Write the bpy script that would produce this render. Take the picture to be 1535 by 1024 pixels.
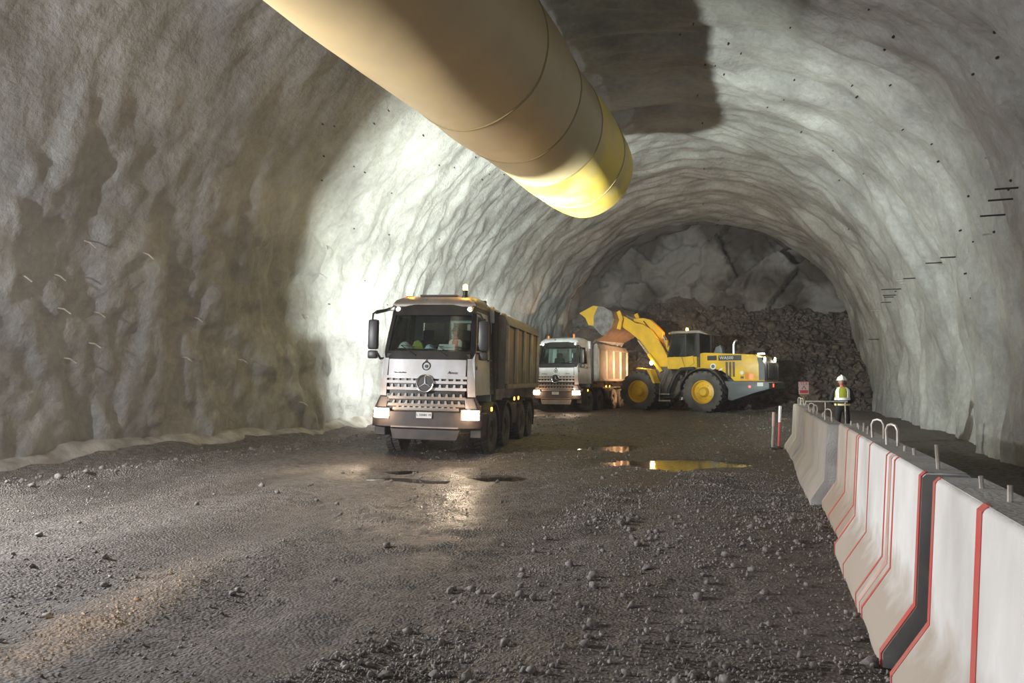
import bpy, bmesh, math, random
import numpy as np
from mathutils import Vector, Matrix, Euler

random.seed(7)
rng = np.random.default_rng(11)
for o in list(bpy.data.objects):
    bpy.data.objects.remove(o)
scene = bpy.context.scene
COL = scene.collection
R = math.radians
TH = R(19.55)            # the camera looks this far to the left of the tunnel's axis
CT, ST = math.cos(TH), math.sin(TH)
CAMH = 1.65

# ------------------------------------------------------------------ camera
cam_d = bpy.data.cameras.new('camera')
cam_d.sensor_width = 36.0
cam_d.lens = 1100.0 / 1535.0 * 36.0
cam_d.clip_end = 300
cam = bpy.data.objects.new('camera', cam_d)
COL.objects.link(cam)
cam.location = (0, 0, CAMH)
cam.rotation_euler = (R(90 + 3.02), 0, TH)
scene.camera = cam

# ------------------------------------------------------------------ world, exposure, lights
scene.view_settings.view_transform = 'Standard'
scene.view_settings.look = 'None'
scene.view_settings.gamma = 1.0
scene.view_settings.use_curve_mapping = False
scene.view_settings.exposure = 0.0

wld = bpy.data.worlds.new('portal_daylight')
scene.world = wld
wld.use_nodes = True
wld.node_tree.nodes['Background'].inputs[0].default_value = (0.86, 0.91, 1.0, 1)
wld.node_tree.nodes['Background'].inputs[1].default_value = 1.5


def WX(X, Y):
    """camera-aligned metres (right, forward) -> tunnel axes (x across, y along)"""
    return (X * CT - Y * ST, X * ST + Y * CT)


def aim(o, target):
    d = Vector(target) - o.location
    o.rotation_euler = d.to_track_quat('-Z', 'Y').to_euler()


def light(name, typ, loc, power, col=(1, 1, 1), target=None, size=0.3, sizey=None, spot=None, blend=0.5, parent=None):
    d = bpy.data.lights.new(name, typ)
    d.energy = power
    d.color = col
    if typ == 'AREA':
        d.size = size
        if sizey:
            d.shape = 'RECTANGLE'
            d.size_y = sizey
    else:
        d.shadow_soft_size = size
    if typ == 'SPOT':
        d.spot_size = R(spot)
        d.spot_blend = blend
    o = bpy.data.objects.new(name, d)
    COL.objects.link(o)
    o.location = loc
    if target is not None:
        aim(o, target)
    if parent:
        o.parent = parent
    return o


# site flood light standing by the left wall, just outside the frame
light('tower_flood_light', 'AREA', (-11.5, 4.4, 3.2), 1500, (0.98, 0.98, 1.0), (3.0, 9.0, 2.2), 0.25, 0.2)
light('duct_fill_spot', 'SPOT', (-11.4, 4.4, 3.5), 2600, (1.0, 0.98, 0.97), (-5.6, 11.5, 7.6), 0.12, None, 42, 1.0)  # extra unseen spot, added to brighten the duct's left side
# unseen warm spot added for the patch of light on the near ground
light('ground_patch_spot', 'SPOT', (-2.6, -1.5, 1.3), 3600, (1.0, 0.70, 0.42), (-4.5, 4.15, 0.0), 0.05, None, 8, 1.0)


# ------------------------------------------------------------------ materials
def nt(m):
    m.use_nodes = True
    t = m.node_tree
    return t, t.nodes, t.links, t.nodes['Principled BSDF']


def mk(name, col, rough=0.55, metal=0.0, col2=None, scale=3.0, bump=0.0, bscale=40.0, emit=None, estr=0, detail=6, lo=0.35, hi=0.65, stretch=None, spec=0.5):
    m = bpy.data.materials.new(name)
    t, n, l, p = nt(m)
    p.inputs['Roughness'].default_value = rough
    p.inputs['Metallic'].default_value = metal
    p.inputs['Specular IOR Level'].default_value = spec
    p.inputs['Base Color'].default_value = (*col, 1)
    tc = n.new('ShaderNodeTexCoord')
    src = tc.outputs['Object']
    if stretch:
        mp = n.new('ShaderNodeMapping')
        mp.inputs['Scale'].default_value = stretch
        l.new(src, mp.inputs[0])
        src = mp.outputs[0]
    if col2:
        nz = n.new('ShaderNodeTexNoise')
        nz.inputs['Scale'].default_value = scale
        nz.inputs['Detail'].default_value = detail
        l.new(src, nz.inputs['Vector'])
        mr = n.new('ShaderNodeMapRange')
        mr.inputs[1].default_value = lo
        mr.inputs[2].default_value = hi
        l.new(nz.outputs[0], mr.inputs[0])
        mx = n.new('ShaderNodeMix')
        mx.data_type = 'RGBA'
        mx.inputs[6].default_value = (*col, 1)
        mx.inputs[7].default_value = (*col2, 1)
        l.new(mr.outputs[0], mx.inputs[0])
        l.new(mx.outputs[2], p.inputs['Base Color'])
    if bump:
        nb = n.new('ShaderNodeTexNoise')
        nb.inputs['Scale'].default_value = bscale
        nb.inputs['Detail'].default_value = 4
        l.new(src, nb.inputs['Vector'])
        bp = n.new('ShaderNodeBump')
        bp.inputs['Strength'].default_value = bump
        bp.inputs['Distance'].default_value = 0.02
        l.new(nb.outputs[0], bp.inputs['Height'])
        l.new(bp.outputs[0], p.inputs['Normal'])
    if emit:
        p.inputs['Emission Color'].default_value = (*emit, 1)
        p.inputs['Emission Strength'].default_value = estr
    return m


def mk_glass(name, tint=(0.75, 0.82, 0.8), refl=0.12):
    m = bpy.data.materials.new(name)
    m.use_nodes = True
    t = m.node_tree
    t.nodes.clear()
    out = t.nodes.new('ShaderNodeOutputMaterial')
    tr = t.nodes.new('ShaderNodeBsdfTransparent')
    tr.inputs[0].default_value = (*tint, 1)
    gl = t.nodes.new('ShaderNodeBsdfGlossy')
    gl.inputs['Roughness'].default_value = 0.03
    gl.inputs[0].default_value = (0.9, 0.95, 0.95, 1)
    fr = t.nodes.new('ShaderNodeFresnel')
    fr.inputs[0].default_value = 1.5
    mx = t.nodes.new('ShaderNodeMixShader')
    t.links.new(fr.outputs[0], mx.inputs[0])
    t.links.new(tr.outputs[0], mx.inputs[1])
    t.links.new(gl.outputs[0], mx.inputs[2])
    t.links.new(mx.outputs[0], out.inputs[0])
    return m


def mk_shotcrete():
    m = bpy.data.materials.new('shotcrete')
    t, n, l, p = nt(m)
    tc = n.new('ShaderNodeTexCoord')
    p.inputs['Roughness'].default_value = 0.52
    p.inputs['Specular IOR Level'].default_value = 0.45
    nz = n.new('ShaderNodeTexNoise'); nz.inputs['Scale'].default_value = 0.45; nz.inputs['Detail'].default_value = 9
    nz.inputs['Roughness'].default_value = 0.62
    l.new(tc.outputs['Object'], nz.inputs['Vector'])
    cr = n.new('ShaderNodeValToRGB')
    cr.color_ramp.elements[0].position = 0.30; cr.color_ramp.elements[0].color = (0.168, 0.163, 0.156, 1)
    cr.color_ramp.elements[1].position = 0.68; cr.color_ramp.elements[1].color = (0.37, 0.37, 0.352, 1)
    l.new(nz.outputs[0], cr.inputs[0])
    n3 = n.new('ShaderNodeTexNoise'); n3.inputs['Scale'].default_value = 7.0; n3.inputs['Detail'].default_value = 6
    l.new(tc.outputs['Object'], n3.inputs['Vector'])
    mr = n.new('ShaderNodeMapRange'); mr.inputs[1].default_value = .3; mr.inputs[2].default_value = .7; mr.inputs[3].default_value = .86; mr.inputs[4].default_value = 1.08
    l.new(n3.outputs[0], mr.inputs[0])
    mx = n.new('ShaderNodeMix'); mx.data_type = 'RGBA'; mx.blend_type = 'MULTIPLY'; mx.inputs[0].default_value = 1
    l.new(cr.outputs[0], mx.inputs[6]); l.new(mr.outputs[0], mx.inputs[7])
    l.new(mx.outputs[2], p.inputs['Base Color'])
    b1 = n.new('ShaderNodeTexNoise'); b1.inputs['Scale'].default_value = 5; b1.inputs['Detail'].default_value = 10; b1.inputs['Roughness'].default_value = 0.58
    l.new(tc.outputs['Object'], b1.inputs['Vector'])
    bp = n.new('ShaderNodeBump'); bp.inputs['Strength'].default_value = 0.75; bp.inputs['Distance'].default_value = 0.09
    l.new(b1.outputs[0], bp.inputs['Height'])
    l.new(bp.outputs[0], p.inputs['Normal'])
    return m


def mk_ground():
    m = bpy.data.materials.new('muddy_gravel_ground')
    t, n, l, p = nt(m)
    tc = n.new('ShaderNodeTexCoord')
    big = n.new('ShaderNodeTexNoise'); big.inputs['Scale'].default_value = 0.35; big.inputs['Detail'].default_value = 6
    mp = n.new('ShaderNodeMapping'); mp.inputs['Scale'].default_value = (1.6, 0.6, 1)
    l.new(tc.outputs['Object'], mp.inputs[0]); l.new(mp.outputs[0], big.inputs['Vector'])
    fine = n.new('ShaderNodeTexNoise'); fine.inputs['Scale'].default_value = 9; fine.inputs['Detail'].default_value = 11; fine.inputs['Roughness'].default_value = 0.78
    l.new(tc.outputs['Object'], fine.inputs['Vector'])
    cr = n.new('ShaderNodeValToRGB')
    cr.color_ramp.elements[0].position = 0.36; cr.color_ramp.elements[0].color = (0.06, 0.050, 0.043, 1)
    cr.color_ramp.elements[1].position = 0.66; cr.color_ramp.elements[1].color = (0.30, 0.262, 0.228, 1)
    l.new(fine.outputs[0], cr.inputs[0])
    wet = n.new('ShaderNodeMapRange'); wet.inputs[1].default_value = .42; wet.inputs[2].default_value = .62
    l.new(big.outputs[0], wet.inputs[0])
    mx = n.new('ShaderNodeMix'); mx.data_type = 'RGBA'; mx.blend_type = 'MULTIPLY'
    mx.inputs[7].default_value = (0.5, 0.45, 0.42, 1)
    l.new(wet.outputs[0], mx.inputs[0]); l.new(cr.outputs[0], mx.inputs[6])
    l.new(mx.outputs[2], p.inputs['Base Color'])
    rr = n.new('ShaderNodeMapRange'); rr.inputs[3].default_value = 0.85; rr.inputs[4].default_value = 0.42
    l.new(wet.outputs[0], rr.inputs[0]); l.new(rr.outputs[0], p.inputs['Roughness'])
    b1 = n.new('ShaderNodeTexVoronoi'); b1.inputs['Scale'].default_value = 38
    l.new(tc.outputs['Object'], b1.inputs['Vector'])
    ad = n.new('ShaderNodeMath'); ad.operation = 'SUBTRACT'
    l.new(fine.outputs[0], ad.inputs[0]); l.new(b1.outputs[0], ad.inputs[1])
    bp = n.new('ShaderNodeBump'); bp.inputs['Strength'].default_value = 1.0; bp.inputs['Distance'].default_value = 0.05
    l.new(ad.outputs[0], bp.inputs['Height'])
    l.new(bp.outputs[0], p.inputs['Normal'])
    return m


M = {}
M['shot'] = mk_shotcrete()
M['ground'] = mk_ground()
M['stone'] = mk('grey_crushed_stone', (0.30, 0.275, 0.25), 0.75, 0, (0.13, 0.115, 0.10), 2.2, 0.4, 30)
M['rock'] = mk('blasted_rock', (0.13, 0.105, 0.085), 0.8, 0, (0.055, 0.042, 0.034), 0.9, 0.7, 9)
M['face'] = mk('rock_face', (0.19, 0.18, 0.165), 0.85, 0, (0.055, 0.044, 0.036), 0.30, 0.9, 4.5, lo=0.42, hi=0.56)
M['rawrock'] = mk('unsprayed_rock', (0.13, 0.11, 0.095), 0.85, 0, (0.08, 0.07, 0.06), 0.5, 0.9, 5)
M['white'] = mk('white_cab_paint', (0.66, 0.68, 0.70), 0.32, 0, (0.50, 0.49, 0.47), 2.5)
M['black'] = mk('black_plastic', (0.018, 0.017, 0.016), 0.38, 0, (0.035, 0.032, 0.03), 3)
M['dgrey'] = mk('dark_grey_bumper', (0.034, 0.030, 0.028), 0.5, 0, (0.065, 0.055, 0.048), 3)
M['mud'] = mk('mud_coated_chassis', (0.075, 0.062, 0.05), 0.8, 0, (0.14, 0.12, 0.10), 3, 0.3, 30)
M['rubber'] = mk('dusty_rubber', (0.055, 0.05, 0.046), 0.8, 0, (0.13, 0.12, 0.105), 2.2, 0.3, 40)
M['bed'] = mk('dull_grey_tipper_body', (0.30, 0.27, 0.23), 0.42, 0.35, (0.20, 0.17, 0.145), 2.5)
M['bedw'] = mk('dark_tipper_side_sheet', (0.15, 0.135, 0.115), 0.45, 0.3, (0.10, 0.088, 0.075), 2.5)
M['ribm'] = mk('bare_worn_rib', (0.50, 0.44, 0.35), 0.4, 0.3, (0.34, 0.29, 0.23), 3)
M['chrome'] = mk('chrome', (0.75, 0.75, 0.75), 0.18, 1.0)
M['steel'] = mk('worn_steel', (0.48, 0.47, 0.46), 0.38, 0.7, (0.30, 0.28, 0.26), 4)
M['rust'] = mk('scoured_brown_steel', (0.24, 0.15, 0.09), 0.4, 0.5, (0.15, 0.10, 0.07), 4)
M['yellow'] = mk('machine_yellow', (0.80, 0.50, 0.02), 0.4, 0, (0.62, 0.37, 0.03), 1.6)
M['slate'] = mk('slate_grey_counterweight', (0.13, 0.145, 0.16), 0.5, 0, (0.09, 0.095, 0.10), 2)
M['glass'] = mk_glass('cab_glass')
M['dglass'] = mk_glass('tinted_cab_glass', (0.55, 0.55, 0.52))
M['seat'] = mk('dark_seat_cloth', (0.03, 0.028, 0.027), 0.85, 0, (0.05, 0.045, 0.04), 8)
M['head'] = mk('headlamp_glow', (1, 0.9, 0.75), 0.2, emit=(1.0, 0.80, 0.55), estr=45)
M['lens'] = mk('clear_lamp_lens', (0.45, 0.43, 0.40), 0.12, 0.6)
M['wlamp'] = mk('white_marker_glow', (1, 1, 1), 0.3, emit=(1, 0.97, 0.92), estr=14)
M['amber'] = mk('amber_lamp_glow', (1.0, 0.45, 0.05), 0.3, emit=(1.0, 0.42, 0.04), estr=9)
M['beacon'] = mk('amber_beacon_glow', (1.0, 0.5, 0.05), 0.3, emit=(1.0, 0.50, 0.06), estr=28)
M['amberd'] = mk('amber_plastic', (0.70, 0.24, 0.02), 0.3)
M['redl'] = mk('red_lamp_glow', (0.9, 0.05, 0.03), 0.3, emit=(1.0, 0.05, 0.03), estr=7)
M['red'] = mk('red_paint', (0.62, 0.08, 0.07), 0.55, 0, (0.50, 0.16, 0.13), 5)
M['pink'] = mk('worn_red_paint', (0.58, 0.30, 0.25), 0.65, 0, (0.60, 0.48, 0.42), 5)
M['conc'] = mk('whitewashed_concrete', (0.78, 0.77, 0.75), 0.75, 0, (0.56, 0.54, 0.51), 1.7, 0.25, 30, stretch=(1, 1, .5), lo=.4, hi=.7)


def add_mud(m, col, z0, z1):
    """splashed mud on the foot of a barrier: ragged stain with its own outline"""
    t = m.node_tree; n, l = t.nodes, t.links; p = n['Principled BSDF']
    src = p.inputs['Base Color'].links[0].from_socket
    tc = n.new('ShaderNodeTexCoord'); sp = n.new('ShaderNodeSeparateXYZ'); l.new(tc.outputs['Object'], sp.inputs[0])
    nz = n.new('ShaderNodeTexNoise'); nz.inputs['Scale'].default_value = 5; nz.inputs['Detail'].default_value = 8; l.new(tc.outputs['Object'], nz.inputs['Vector'])
    ma = n.new('ShaderNodeMath'); ma.operation = 'MULTIPLY_ADD'; ma.inputs[1].default_value = 0.5; l.new(nz.outputs[0], ma.inputs[0]); l.new(sp.outputs[2], ma.inputs[2])
    mr = n.new('ShaderNodeMapRange'); mr.inputs[1].default_value = z1; mr.inputs[2].default_value = z0; mr.inputs[4].default_value = .85; l.new(ma.outputs[0], mr.inputs[0])
    mx = n.new('ShaderNodeMix'); mx.data_type = 'RGBA'; mx.inputs[7].default_value = (*col, 1)
    l.new(mr.outputs[0], mx.inputs[0]); l.new(src, mx.inputs[6]); l.new(mx.outputs[2], p.inputs['Base Color'])


add_mud(M['conc'], (0.38, 0.31, 0.24), .52, .80)
M['concb'] = mk('buff_dusty_concrete', (0.60, 0.53, 0.46), 0.78, 0, (0.47, 0.41, 0.35), 1.7, 0.3, 30, stretch=(1, 1, .5))
add_mud(M['concb'], (0.36, 0.28, 0.21), .52, .80)
M['concd'] = mk('dusty_concrete', (0.44, 0.40, 0.35), 0.8, 0, (0.34, 0.30, 0.26), 1.7, 0.3, 30, stretch=(1, 1, .5))
M['conct'] = mk('bare_concrete', (0.50, 0.49, 0.47), 0.85, 0, (0.36, 0.345, 0.32), 3.0, 0.4, 40)
M['rebar'] = mk('pale_bare_rebar', (0.58, 0.55, 0.50), 0.5, 0.3, (0.38, 0.32, 0.26), 12)
M['bolt'] = mk('dark_bolt_steel', (0.03, 0.028, 0.025), 0.6, 0.3)
M['water'] = mk('muddy_water', (0.035, 0.028, 0.022), 0.06, 0, spec=0.6, bump=0.10, bscale=9)
M['hiv'] = mk('hi_vis_fabric', (0.32, 0.33, 0.03), 0.8)
M['hivo'] = mk('orange_hi_vis_fabric', (0.75, 0.13, 0.03), 0.8)
M['refl'] = mk('reflective_tape', (0.92, 0.93, 0.93), 0.35)
M['refly'] = mk('dull_yellow_tape', (0.70, 0.60, 0.28), 0.5)
M['navy'] = mk('dark_work_clothes', (0.014, 0.013, 0.014), 0.85)
M['skin'] = mk('skin', (0.32, 0.16, 0.10), 0.55)
M['helmet'] = mk('white_helmet_plastic', (0.80, 0.75, 0.70), 0.3)
M['paleblue'] = mk('pale_blue_plastic', (0.55, 0.66, 0.68), 0.4)
M['cap'] = mk('brown_cap_cloth', (0.10, 0.085, 0.07), 0.8)
M['paper'] = mk('white_paper', (0.75, 0.75, 0.73), 0.7)
M['signw'] = mk('sign_face', (0.72, 0.60, 0.55), 0.5)
M['wood'] = mk('timber_post', (0.30, 0.22, 0.10), 0.8)
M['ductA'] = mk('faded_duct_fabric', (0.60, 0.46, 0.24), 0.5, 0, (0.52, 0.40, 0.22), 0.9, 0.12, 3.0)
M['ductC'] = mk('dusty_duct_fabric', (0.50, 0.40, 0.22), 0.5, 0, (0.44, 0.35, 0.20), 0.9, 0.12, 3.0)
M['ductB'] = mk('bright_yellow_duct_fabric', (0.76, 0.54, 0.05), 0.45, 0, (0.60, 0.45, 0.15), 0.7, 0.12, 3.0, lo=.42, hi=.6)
M['seam'] = mk('duct_seam', (0.30, 0.23, 0.10), 0.6)


# ------------------------------------------------------------------ mesh helpers
def fast_mesh(name, v, f):
    """v (n,3) and f (m,k) numpy arrays -> mesh"""
    me = bpy.data.meshes.new(name)
    f = np.asarray(f, dtype=np.int32)
    k = f.shape[1]
    me.vertices.add(len(v))
    me.vertices.foreach_set('co', np.asarray(v, dtype=np.float32).ravel())
    me.loops.add(f.size)
    me.loops.foreach_set('vertex_index', f.ravel())
    me.polygons.add(len(f))
    me.polygons.foreach_set('loop_start', np.arange(0, f.size, k, dtype=np.int32))
    me.update(calc_edges=True)
    me.validate()
    return me


def link(name, me, mat=None, parent=None):
    o = bpy.data.objects.new(name, me)
    COL.objects.link(o)
    if mat and me is not None and not me.materials:
        me.materials.append(mat)
    if parent:
        o.parent = parent
    return o


def empty(name, loc=(0, 0, 0), rz=0.0, rx=0.0, ry=0.0):
    o = bpy.data.objects.new(name, None)
    o.empty_display_size = 0.3
    COL.objects.link(o)
    o.location = loc
    o.rotation_euler = (rx, ry, rz)
    return o


def tag(o, label=None, cat=None, group=None, kind=None):
    if label: o['label'] = label
    if cat: o['category'] = cat
    if group: o['group'] = group
    if kind: o['kind'] = kind
    return o


class B:
    def __init__(s):
        s.v = []; s.f = []

    def add(s, v, f):
        n = len(s.v)
        s.v += [tuple(p) for p in v]
        s.f += [tuple(i + n for i in q) for q in f]
        return s

    def hexa(s, p):   # 8 points: bottom loop 4, top loop 4
        return s.add(p, [(3, 2, 1, 0), (4, 5, 6, 7), (0, 1, 5, 4), (1, 2, 6, 5), (2, 3, 7, 6), (3, 0, 4, 7)])

    def box(s, x0, x1, y0, y1, z0, z1):
        return s.hexa([(x0, y0, z0), (x1, y0, z0), (x1, y1, z0), (x0, y1, z0), (x0, y0, z1), (x1, y0, z1), (x1, y1, z1), (x0, y1, z1)])

    def prism(s, pts, axis, a, b, fn=None):
        """2-D outline pts extruded along axis from a to b (outline given in the other two axes in xyz order)"""
        def P(u, w, t):
            q = {'x': (t, u, w), 'y': (u, t, w), 'z': (u, w, t)}[axis]
            return fn(*q) if fn else q
        n = len(pts)
        v = [P(u, w, a) for u, w in pts] + [P(u, w, b) for u, w in pts]
        f = [tuple(range(n - 1, -1, -1)), tuple(range(n, 2 * n))]
        f += [(i, (i + 1) % n, n + (i + 1) % n, n + i) for i in range(n)]
        return s.add(v, f)

    def cyl(s, p0, p1, r0, r1=None, n=12):
        r1 = r0 if r1 is None else r1
        p0, p1 = Vector(p0), Vector(p1)
        d = (p1 - p0).normalized()
        a = d.orthogonal().normalized(); b = d.cross(a)
        v = []
        for p, r in ((p0, r0), (p1, r1)):
            v += [p + (a * math.cos(2 * math.pi * i / n) + b * math.sin(2 * math.pi * i / n)) * r for i in range(n)]
        f = [tuple(range(n - 1, -1, -1)), tuple(range(n, 2 * n))]
        f += [(i, (i + 1) % n, n + (i + 1) % n, n + i) for i in range(n)]
        return s.add(v, f)

    def tube(s, pts, r, n=8):
        pts = [Vector(p) for p in pts]
        v = []; a = None
        for i, p in enumerate(pts):
            d = (pts[min(i + 1, len(pts) - 1)] - pts[max(i - 1, 0)]).normalized()
            a = d.orthogonal().normalized() if a is None else (a - d * a.dot(d)).normalized()
            b = d.cross(a)
            rr = r[i] if isinstance(r, (list, tuple)) else r
            v += [p + (a * math.cos(2 * math.pi * k / n) + b * math.sin(2 * math.pi * k / n)) * rr for k in range(n)]
        f = [tuple(range(n - 1, -1, -1)), tuple(range(len(v) - n, len(v)))]
        for i in range(len(pts) - 1):
            f += [(i * n + k, i * n + (k + 1) % n, (i + 1) * n + (k + 1) % n, (i + 1) * n + k) for k in range(n)]
        return s.add(v, f)

    def lathe(s, prof, c, axis, n=24):
        """prof [(radius, offset along axis)], closed at the ends when radius is 0"""
        v = []; m = len(prof)
        for i in range(n):
            a = 2 * math.pi * i / n
            for r, h in prof:
                q = {'x': (h, r * math.cos(a), r * math.sin(a)), 'y': (r * math.cos(a), h, r * math.sin(a)), 'z': (r * math.cos(a), r * math.sin(a), h)}[axis]
                v.append((q[0] + c[0], q[1] + c[1], q[2] + c[2]))
        f = []
        for i in range(n):
            j = (i + 1) % n
            for k in range(m - 1):
                f.append((i * m + k, j * m + k, j * m + k + 1, i * m + k + 1))
        return s.add(v, f)

    def ball(s, c, r, nu=12, nv=8, z0=-1.0):
        prof = []
        for k in range(nv + 1):
            t = math.asin(max(-1, z0)) + (math.pi / 2 - math.asin(max(-1, z0))) * k / nv
            prof.append((max(math.cos(t), 1e-4), math.sin(t)))
        b = B().lathe(prof, (0, 0, 0), 'z', nu)
        r = r if isinstance(r, (tuple, list)) else (r, r, r)
        return s.add([(c[0] + x * r[0], c[1] + y * r[1], c[2] + z * r[2]) for x, y, z in b.v], b.f)

    def xf(s, m):
        s.v = [tuple(m @ Vector(p)) for p in s.v]
        return s

    def mesh(s, name, mat=None, bev=0.0, segs=2, smooth=True, ang=35):
        me = bpy.data.meshes.new(name)
        me.from_pydata(s.v, [], s.f)
        bm = bmesh.new(); bm.from_mesh(me)
        bmesh.ops.remove_doubles(bm, verts=bm.verts, dist=1e-5)
        bmesh.ops.recalc_face_normals(bm, faces=bm.faces)
        if bev:
            ed = [e for e in bm.edges if len(e.link_faces) == 2 and e.calc_face_angle(0) > R(30)]
            bmesh.ops.bevel(bm, geom=ed, offset=bev, segments=segs, affect='EDGES', profile=0.6, clamp_overlap=True)
        bm.to_mesh(me); bm.free()
        if smooth:
            me.shade_smooth()
            me.set_sharp_from_angle(angle=R(ang))
        if mat: me.materials.append(mat)
        return me

    def build(s, name, mat, parent=None, bev=0.0, segs=2, smooth=True, ang=35):
        return link(name, s.mesh(name, mat, bev, segs, smooth, ang), None, parent)


def text_mesh(name, body, size, mat, parent, matrix, extrude=0.002, align='CENTER', shear=0.0):
    c = bpy.data.curves.new(name, 'FONT')
    c.body = body; c.size = size; c.extrude = extrude; c.align_x = align; c.align_y = 'CENTER'; c.shear = shear
    c.resolution_u = 2
    o = bpy.data.objects.new('tmp_text', c)
    COL.objects.link(o)
    bpy.context.view_layer.update()
    me = bpy.data.meshes.new_from_object(o.evaluated_get(bpy.context.evaluated_depsgraph_get()))
    bpy.data.objects.remove(o)
    me.transform(matrix)
    me.materials.clear(); me.materials.append(mat)
    return link(name, me, None, parent)


def dup(o, parent=None):
    c = o.copy(); COL.objects.link(c); c.parent = parent
    for ch in o.children:
        dup(ch, c)
    return c


# ------------------------------------------------------------------ noise
def _h(ix, iy, iz, seed):
    h = (ix.astype(np.int64) * 374761393 + iy.astype(np.int64) * 668265263 + iz.astype(np.int64) * 2147483647 + seed * 974634521) & 0xffffffff
    h = ((h ^ (h >> 13)) * 1274126177) & 0xffffffff
    h = ((h ^ (h >> 16)) * 2246822519) & 0xffffffff
    return ((h ^ (h >> 15)) & 0xffffff) / float(0xffffff) * 2 - 1


def vn(x, y, z=None, seed=0):
    x = np.asarray(x, float); y = np.asarray(y, float)
    z = np.zeros_like(x) if z is None else z
    ix, iy, iz = np.floor(x), np.floor(y), np.floor(z)
    fx, fy, fz = x - ix, y - iy, z - iz
    sx, sy, sz = [t * t * t * (t * (t * 6 - 15) + 10) for t in (fx, fy, fz)]
    r = 0
    for a in (0, 1):
        for b in (0, 1):
            for c in (0, 1):
                r = r + _h(ix + a, iy + b, iz + c, seed) * (sx if a else 1 - sx) * (sy if b else 1 - sy) * (sz if c else 1 - sz)
    return r


def fbm(x, y, z=None, oct=4, seed=0, gain=0.5):
    r = 0; a = 1.0
    for i in range(oct):
        k = 2.03 ** i
        r = r + a * vn(x * k, y * k, None if z is None else z * k, seed + i * 17)
        a *= gain
    return r


def sstep(a, b, x):
    t = np.clip((x - a) / (b - a), 0, 1)
    return t * t * (3 - 2 * t)


# ================================================================== THE SETTING
XL, XR, ZC = -12.6, 4.7, 2.4          # left and right wall, springing height
XC, RAD = (XL + XR) / 2, (XR - XL) / 2
V_FACE = 47.0
HB = 2.9                               # wall below the springing (runs under the floor)
SL = 2 * HB + math.pi * RAD


def profile(s):
    """arc length from the foot of the left wall -> x, z, inward normal"""
    s = np.asarray(s, float)
    a = np.clip((s - HB) / RAD, 0, math.pi)
    x = XC - RAD * np.cos(a); z = ZC + RAD * np.sin(a)
    z = z - np.maximum(HB - s, 0) - np.maximum(s - (SL - HB), 0)
    nx = np.cos(a); nz = -np.sin(a)
    return x, z, nx, nz


def relief(s, v):
    right = sstep(SL * 0.62, SL * 0.80, s)
    top = 1 - np.abs(np.clip((s - SL / 2) / (SL / 2), -1, 1))
    d = 0.24 * fbm(s / 6.0, v / 4.5, oct=2, seed=3)
    left = sstep(SL * 0.36, SL * 0.2, s)
    nearl = left * sstep(22, 17, v)
    d = d + (0.17 - 0.09 * nearl) * fbm(s / 2.6, v / 1.15 + 0.25 * vn(s / 1.7, v / 3, seed=40), oct=3, seed=5)
    lum = vn(s / 0.85, v / 0.6 + 0.15 * s, seed=9) + 0.5 * vn(s / 0.42, v / 0.30, seed=10)
    d = d + 0.065 * np.abs(lum) * (0.35 + 0.9 * left)
    low = left * sstep(9.0, 5.0, s) * sstep(30, 20, v)
    q1 = vn(s / 0.95 + 0.4 * vn(s / .7, v / .5, seed=97), v / 0.55 + 0.22 * s, seed=95)
    d = d + 0.13 * low * (sstep(-0.20, 0.25, q1) - .5) + 0.035 * low * vn(s / .3, v / .22, seed=96)
    far = sstep(20, 26, v)
    d = d + (0.02 + 0.10 * far * (0.35 + 0.65 * left)) * (1 - np.abs(vn(s / 1.9, v / 0.42 + 0.35 * vn(s / 1.1, v / 2.0, seed=61), seed=21)) * 2)
    d = d + 0.30 * right * vn(s / 5.0, v / 1.5 + 0.2 * s, seed=33) * sstep(34, 24, v)
    return d


NS, V0, V1 = 320, -16.0, 44.0
vs = np.concatenate([np.arange(V0, 6, 0.4), np.arange(6, 30, 0.10), np.arange(30, V1 + .01, 0.14)])
ss = np.linspace(0, SL, NS + 1)
S, V = np.meshgrid(ss, vs, indexing='ij')
px_, pz_, nx_, nz_ = profile(S)
D = relief(S, V)
VX = px_ + nx_ * D; VZ = pz_ + nz_ * D
SH = np.stack([VX, V, VZ], -1)
NV = len(vs)


def shell(name, i0, i1, mat):
    sub = SH[i0:i1 + 1].reshape(-1, 3)
    m = i1 - i0 + 1
    ii, jj = np.meshgrid(np.arange(m - 1), np.arange(NV - 1), indexing='ij')
    a = (ii * NV + jj).ravel()
    f = np.stack([a, a + NV, a + NV + 1, a + 1], -1)
    me = fast_mesh(name, sub, f)
    me.shade_smooth()
    return tag(link(name, me, mat), kind='structure')


iA = int(NS * (HB + RAD * R(50)) / SL); iB = NS - iA
wall_left = shell('wall_left', 0, iA, M['shot'])
ceiling = shell('ceiling', iA, iB, M['shot'])
wall_right = shell('wall_right', iB, NS, M['shot'])
tag(wall_left, 'grey lumpy sprayed concrete tunnel wall behind the trucks', 'wall')
tag(wall_right, 'grey folded sprayed concrete tunnel wall behind the barriers', 'wall')
tag(ceiling, 'grey rippled sprayed concrete tunnel vault', 'ceiling')


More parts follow.
